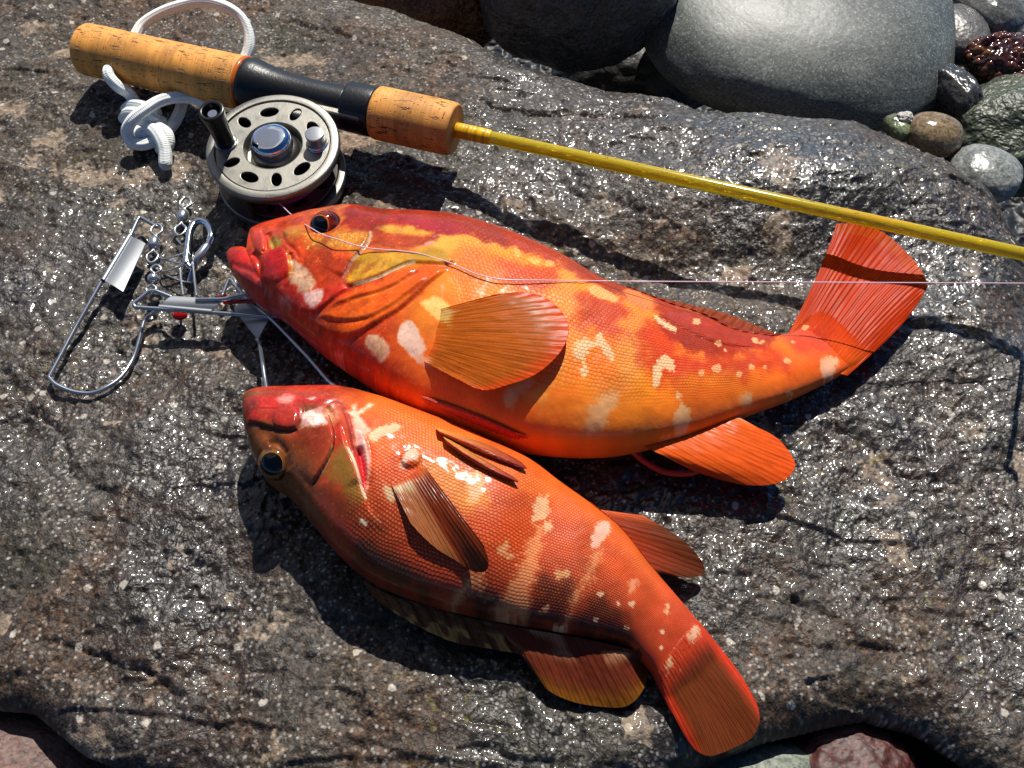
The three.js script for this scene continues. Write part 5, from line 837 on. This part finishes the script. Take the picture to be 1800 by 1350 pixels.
// ---------------------------------------------------------------- white lanyard cord
{
  const r = 10.2 * mpp(at(260, 160, 0.01));
  const braid = bake(256, 64, (u, v, o) => { const a = Math.sin((u * 46 + v * 4) * 6.283) * Math.sin((u * 46 - v * 4) * 6.283); o[0] = o[1] = o[2] = 128 + 110 * a; }, false, true);
  const braidC = bake(256, 64, (u, v, o) => { const a = Math.sin((u * 46 + v * 4) * 6.283) * Math.sin((u * 46 - v * 4) * 6.283), k = 246 + 7 * a + 8 * (vn(u * 100, v * 20) - 0.5); o[0] = k - 4; o[1] = k; o[2] = k - 3; }, true, true);
  const cordMat = phys({ map: braidC, bumpMap: braid, bumpScale: 0.0006, roughness: 0.9, specularIntensity: 0.5 }), parts = [];
  const strand = (pts, k = 1, seg = 160) => { const q = pts.map(([x, y, h]) => over(x, y, h)), g = tube(q, r * k, seg, 14), L = curve(q).getLength(), uv = g.attributes.uv; for (let i = 0; i < uv.count; i++) uv.setX(i, uv.getX(i) * L / 0.075); parts.push(g); for (const [p, n] of [[q[0], q[1]], [q[q.length - 1], q[q.length - 2]]]) parts.push(new THREE.SphereGeometry(r * k, 14, 10).translate(p.x, p.y, p.z)); };
  strand([[236, 66, 0.014], [252, 42, 0.017], [284, 22, 0.022], [322, 9, 0.026], [358, 3, 0.028], [392, 10, 0.027], [420, 28, 0.023], [435, 54, 0.018], [438, 80, 0.013], [430, 104, 0.009], [420, 120, 0.008]]);
  strand([[200, 118, 0.0185], [191, 124, 0.022], [193, 136, 0.021], [208, 152, 0.018], [226, 164, 0.014], [236, 178, 0.011], [240, 192, 0.009]]);
  strand([[222, 192, 0.006], [234, 184, 0.012], [256, 188, 0.013], [274, 198, 0.010], [268, 208, 0.006]], 1, 80);
  strand([[218, 208, 0.005], [228, 198, 0.0105], [254, 202, 0.013], [278, 214, 0.010], [272, 224, 0.005]], 1, 80);
  strand([[242, 232, 0.004], [252, 222, 0.008], [268, 216, 0.010], [284, 214, 0.009]], 1, 60);
  strand([[245, 192, 0.006], [250, 216, 0.007], [248, 236, 0.007], [262, 232, 0.008]], 1.2, 60);
  strand([[366, 184, 0.013], [342, 173, 0.016], [310, 171, 0.018], [280, 178, 0.0185], [254, 194, 0.0185], [232, 212, 0.016], [223, 232, 0.011], [232, 250, 0.008], [252, 254, 0.0075], [274, 246, 0.0075], [286, 234, 0.008]]);
  strand([[350, 170, 0.006], [334, 166, 0.008], [322, 176, 0.0075], [316, 196, 0.006], [306, 216, 0.005], [294, 230, 0.006], [284, 240, 0.007]], 1, 90);
  strand([[262, 228, 0.009], [272, 230, 0.012], [284, 248, 0.010], [290, 268, 0.007], [291, 288, 0.005]], 1.12, 60);
  strand([[280, 226, 0.010], [293, 236, 0.010], [295, 254, 0.007], [284, 262, 0.005]], 1.1, 60);
  soloMesh('lanyard_cord', mergeGeometries(parts), cordMat, 'white braided cord knotted through the end of the cork grip', 'cord');
}

// ---------------------------------------------------------------- wire stringer: clips, swivels, snap hook
const Zc = (a, dh = 0) => { const r = []; for (let i = 0; i < a.length; i += 3) r.push(over(a[i] / 3, 330 + a[i + 1] / 3, a[i + 2] + dh)); return r; };
const wireMat = std({ color: 0xaab2ba, metalness: 0.9, roughness: 0.26 }), sheetMat = std({ color: 0x9a9ea2, metalness: 0.75, roughness: 0.42 }), steel = std({ color: 0xc6c9cc, metalness: 0.9, roughness: 0.24 });
const WR = 0.00096;
function smoothWire(pts, r = WR, seg = 140) { const g = tube(pts, r, seg, 10); return mergeGeometries([g, ...[pts[0], pts[pts.length - 1]].map((p) => new THREE.SphereGeometry(r, 10, 8).translate(p.x, p.y, p.z))]); }
function sheet(corners, th = 0.0005) {              // a thin folded plate between four corners, with one rolled edge along the first two
  const [a, b, c, d] = corners, n = b.clone().sub(a).cross(d.clone().sub(a)).normalize(); if (n.y < 0) n.negate();
  const P = [], uv = [], idx = [], N = 12;
  for (const s of [1, -1]) for (let j = 0; j <= N; j++) for (let i = 0; i <= N; i++) { const u = i / N, v = j / N, p = a.clone().lerp(b, u).lerp(d.clone().lerp(c, u), v).addScaledVector(n, s * th / 2 + 0.0006 * Math.sin(v * Math.PI) * (s > 0 ? 1 : 1)); P.push(p.x, p.y, p.z); uv.push(u, v); }
  const M = (N + 1) * (N + 1), q = (i, j, k) => k * M + j * (N + 1) + i;
  for (let j = 0; j < N; j++) for (let i = 0; i < N; i++) { idx.push(q(i, j, 0), q(i + 1, j, 0), q(i, j + 1, 0), q(i + 1, j, 0), q(i + 1, j + 1, 0), q(i, j + 1, 0)); idx.push(q(i, j, 1), q(i, j + 1, 1), q(i + 1, j, 1), q(i + 1, j, 1), q(i, j + 1, 1), q(i + 1, j + 1, 1)); }
  for (let i = 0; i < N; i++) for (const [x0, y0, x1, y1] of [[i, 0, i + 1, 0], [i + 1, N, i, N], [0, i + 1, 0, i], [N, i, N, i + 1]]) idx.push(q(x0, y0, 0), q(x0, y0, 1), q(x1, y1, 0), q(x1, y1, 0), q(x0, y0, 1), q(x1, y1, 1));
  const g = new THREE.BufferGeometry(); g.setAttribute('position', new THREE.BufferAttribute(new Float32Array(P), 3)); g.setAttribute('uv', new THREE.BufferAttribute(new Float32Array(uv), 2)); g.setIndex(idx); const f = g.toNonIndexed(); f.computeVertexNormals();
  const roll = new THREE.TubeGeometry(new THREE.LineCurve3(a, b), 8, 0.0013, 12, false).toNonIndexed(); return mergeGeometries([f, roll]);
}
function clip(label, wires, sheets) {
  const p = wires[0][0], o = thing('stringer_clip', label, 'stringer clip', V3(p.x, rockY(p.x, p.z), p.z), 'wire stringer clips');
  mesh('wire', mergeGeometries(wires.map((w) => (w.smooth ? smoothWire(w) : bar(w, WR)))), wireMat, o);
  mesh('clasp', mergeGeometries(sheets.map((s) => sheet(s))), sheetMat, o); return o;
}
const sm = (a) => { a.smooth = true; return a; };
clip('empty open stringer clip lying furthest left on the rock', [
  Zc([826, 205, 0.008, 735, 152, 0.008, 690, 250, 0.0085, 545, 480, 0.008, 400, 736, 0.006, 258, 1000, 0.004]),
  sm(Zc([258, 1000, 0.004, 300, 1040, 0.0035, 390, 1076, 0.003, 480, 1083, 0.003, 560, 1054, 0.003, 640, 995, 0.003, 700, 905, 0.0032, 730, 820, 0.004, 748, 745, 0.0048, 765, 695, 0.005, 800, 664, 0.005, 850, 640, 0.006])),
], [Zc([685, 255, 0.009, 545, 490, 0.0085, 650, 550, 0.0095, 768, 296, 0.0105])]);
clip('stringer clip hooked through the throat of the larger grouper', [
  [...Zc([900, 575, 0.014, 820, 543, 0.014, 786, 545, 0.014, 704, 612, 0.0135, 712, 630, 0.0135, 1120, 658, 0.013]), over(470, 557, 0.013), over(512, 560, 0.014), over(545, 566, 0.016)],
  [...Zc([1040, 590, 0.016, 1180, 588, 0.0165]), over(442, 515, 0.0185), over(470, 500, 0.02)],
], [Zc([840, 630, 0.0135, 1118, 655, 0.0135, 1178, 590, 0.0155, 905, 572, 0.0145])]);
clip('stringer clip hooked into the mouth of the smaller grouper', [
  [...Zc([1175, 565, 0.008, 1205, 486, 0.009, 1218, 486, 0.009, 1290, 575, 0.011, 1440, 700, 0.014]), over(540, 626, 0.0165), over(576, 668, 0.021), over(596, 688, 0.0255), over(594, 700, 0.026)],
  [...Zc([1355, 800, 0.0095, 1368, 815, 0.0115]), over(462, 640, 0.016), over(466, 668, 0.019), over(471, 694, 0.022)],
], [Zc([1300, 585, 0.009, 1425, 690, 0.0115, 1362, 806, 0.009, 1235, 645, 0.008])]);

function swivel(label, a, b, h, ringR = 0.0026) {   // a, b: the far ends of its two rings
  const A = over(...a, h), B = over(...b, h * 0.9), mid = A.clone().lerp(B, 0.5), d = B.clone().sub(A), L = d.length(), o = thing('swivel', label, 'swivel', V3(mid.x, rockY(mid.x, mid.z), mid.z), 'barrel swivels of the stringer');
  d.normalize(); const bl = L * 0.32;
  mesh('barrel', alongAxis(new THREE.LatheGeometry([[0.0001, -0.5], [0.0007, -0.5], [0.0008, -0.42], [0.0017, -0.38], [0.0023, -0.2], [0.0024, 0.05], [0.002, 0.3], [0.0015, 0.4], [0.0007, 0.43], [0.0006, 0.5], [0.0001, 0.5]].map(([r, y]) => new THREE.Vector2(r * 1.25, y * bl)), 28), mid, d), steel, o);
  for (const s of [-1, 1]) {
    const c = mid.clone().addScaledVector(d, s * (bl / 2)), e = s < 0 ? A : B, w = d.clone().cross(UPV).normalize(), k = c.distanceTo(e), pts = [[0, 0], [0.15, 0.22], [0.45, 1], [0.78, 0.8], [1, 0], [0.78, -0.8], [0.45, -1], [0.15, -0.22]].map(([t, q]) => c.clone().addScaledVector(d, s * k * t).addScaledVector(w, q * Math.min(ringR, k * 0.5)));
    mesh('ring', tube(pts, 0.0007, 60, 8, true), steel, o);
  }
  return o;
}
swivel('barrel swivel standing alone nearest the reel, above the snap hook', [328, 347], [315, 414], 0.004);
swivel('barrel swivel joined to the top of the empty stringer clip', [277, 394], [266, 462], 0.0085);
swivel('barrel swivel joined to the clip in the larger grouper', [276, 466], [264, 516], 0.011, 0.0022);
{ // snap hook
  const o = thing('snap_hook', 'shiny steel snap hook in the middle of the stringer', 'snap hook', over(345, 430, 0));
  const q = Zc([982, 398, 0.006, 990, 330, 0.0065, 996, 280, 0.007, 1006, 225, 0.0075, 1030, 186, 0.008, 1062, 175, 0.0085, 1092, 190, 0.0085, 1112, 225, 0.0085, 1114, 262, 0.0085, 1104, 296, 0.008]);
  mesh('hook', smoothWire(q, 0.0018, 90), chromeLike(), o);
  const b0 = over(1104 / 3, 330 + 290 / 3, 0.008), b1 = over(1030 / 3, 330 + 395 / 3, 0.007), b2 = over(1003 / 3, 330 + 490 / 3, 0.004), d = b1.clone().sub(b0);
  const lever = new THREE.LatheGeometry([[0.0001, 0], [0.0014, 0.0004], [0.0022, 0.003], [0.0024, 0.007], [0.0018, 0.0105], [0.0001, 0.0112]].map(([x, y]) => new THREE.Vector2(x, y * d.length() / 0.011)), 24);
  mesh('lever', alongAxis(lever, b0, d), steel, o); mesh('body', smoothWire([over(982 / 3, 330 + 398 / 3, 0.006), over(1010 / 3, 330 + 420 / 3, 0.006), b1.clone(), b2], 0.0015, 40), chromeLike(), o);
}
function chromeLike() { return chromeLike.m ??= std({ color: 0xdfe3e6, metalness: 1, roughness: 0.14 }); }
soloMesh('wire_loop', mergeGeometries([
  Zc([848, 372, 0.007, 870, 375, 0.007, 925, 360, 0.007, 985, 342, 0.007, 1002, 352, 0.007]), Zc([870, 378, 0.006, 930, 395, 0.006, 985, 400, 0.007, 1000, 396, 0.007, 960, 412, 0.006, 870, 440, 0.005, 850, 430, 0.005, 848, 372, 0.007]), Zc([930, 268, 0.004, 960, 300, 0.005, 985, 292, 0.006]), Zc([880, 462, 0.004, 950, 490, 0.005, 1000, 500, 0.004]),
].map((p) => smoothWire(p, 0.0004, 60))), steel, 'thin bent wire ring linking the swivels to the snap hook', 'wire ring');
soloMesh('clip_pin', mergeGeometries([Zc([950, 430, 0.010, 956, 490, 0.012, 966, 562, 0.0145]), Zc([1018, 402, 0.009, 1026, 480, 0.012, 1036, 566, 0.015])].map((p) => smoothWire(p, 0.0006, 40))), steel, 'two short straight steel wires running from snap hook to clip', 'wire');
{ // red cord and beads behind the clips
  const red = phys({ color: 0xb01510, roughness: 0.12, transmission: 0.25, thickness: 0 }), o = thing('red_cord', 'glossy red cord passing behind the clips into the fish', 'cord', over(420, 530, 0));
  mesh('cord', smoothWire([over(396, 531, 0.0135), over(412, 530, 0.0135), over(436, 529, 0.014), over(470, 531, 0.016), over(500, 536, 0.018)], 0.0012, 40), red, o);
  for (const [x, y, s] of [[316, 554, 0.0027], [392, 522, 0.0018]]) { const p = over(x, y, 0.006); mesh('bead', new THREE.SphereGeometry(s, 20, 14).scale(1.3, 0.8, 0.9).translate(p.x, p.y, p.z), red, o); }
}

// ---------------------------------------------------------------- fishing line
{
  const pts = [at(486, 352, 0.017), at(515, 380, 0.028), fish1.hit(548, 402, 0.0035), fish1.hit(566, 412, 0.003)], on = (x, y, h) => fish1.hit(x, y, h);
  pts.push(on(590, 420, 0.004), on(640, 435, 0.002), on(700, 441, 0.001), on(735, 446, 0.0009), on(790, 462, 0.0009), on(840, 483, 0.0012), on(882, 491, 0.0016), on(960, 493, 0.0012), on(1020, 494, 0.001), on(1060, 494.2, 0.0012), at(1110, 494.5, 0.044), at(1400, 496, 0.038), at(1800, 498, 0.036), at(2100, 499, 0.036));
  const pink = []; soloMesh('fishing_line', new THREE.TubeGeometry(new THREE.CatmullRomCurve3(pts, false, 'centripetal'), 400, 0.00026, 6), phys({ color: 0xf0d4e2, roughness: 0.25, transmission: 0.2, thickness: 0 }), 'thin pale pink fishing line running from the reel across the larger grouper', 'fishing line');
}
renderer.render(scene, camera);
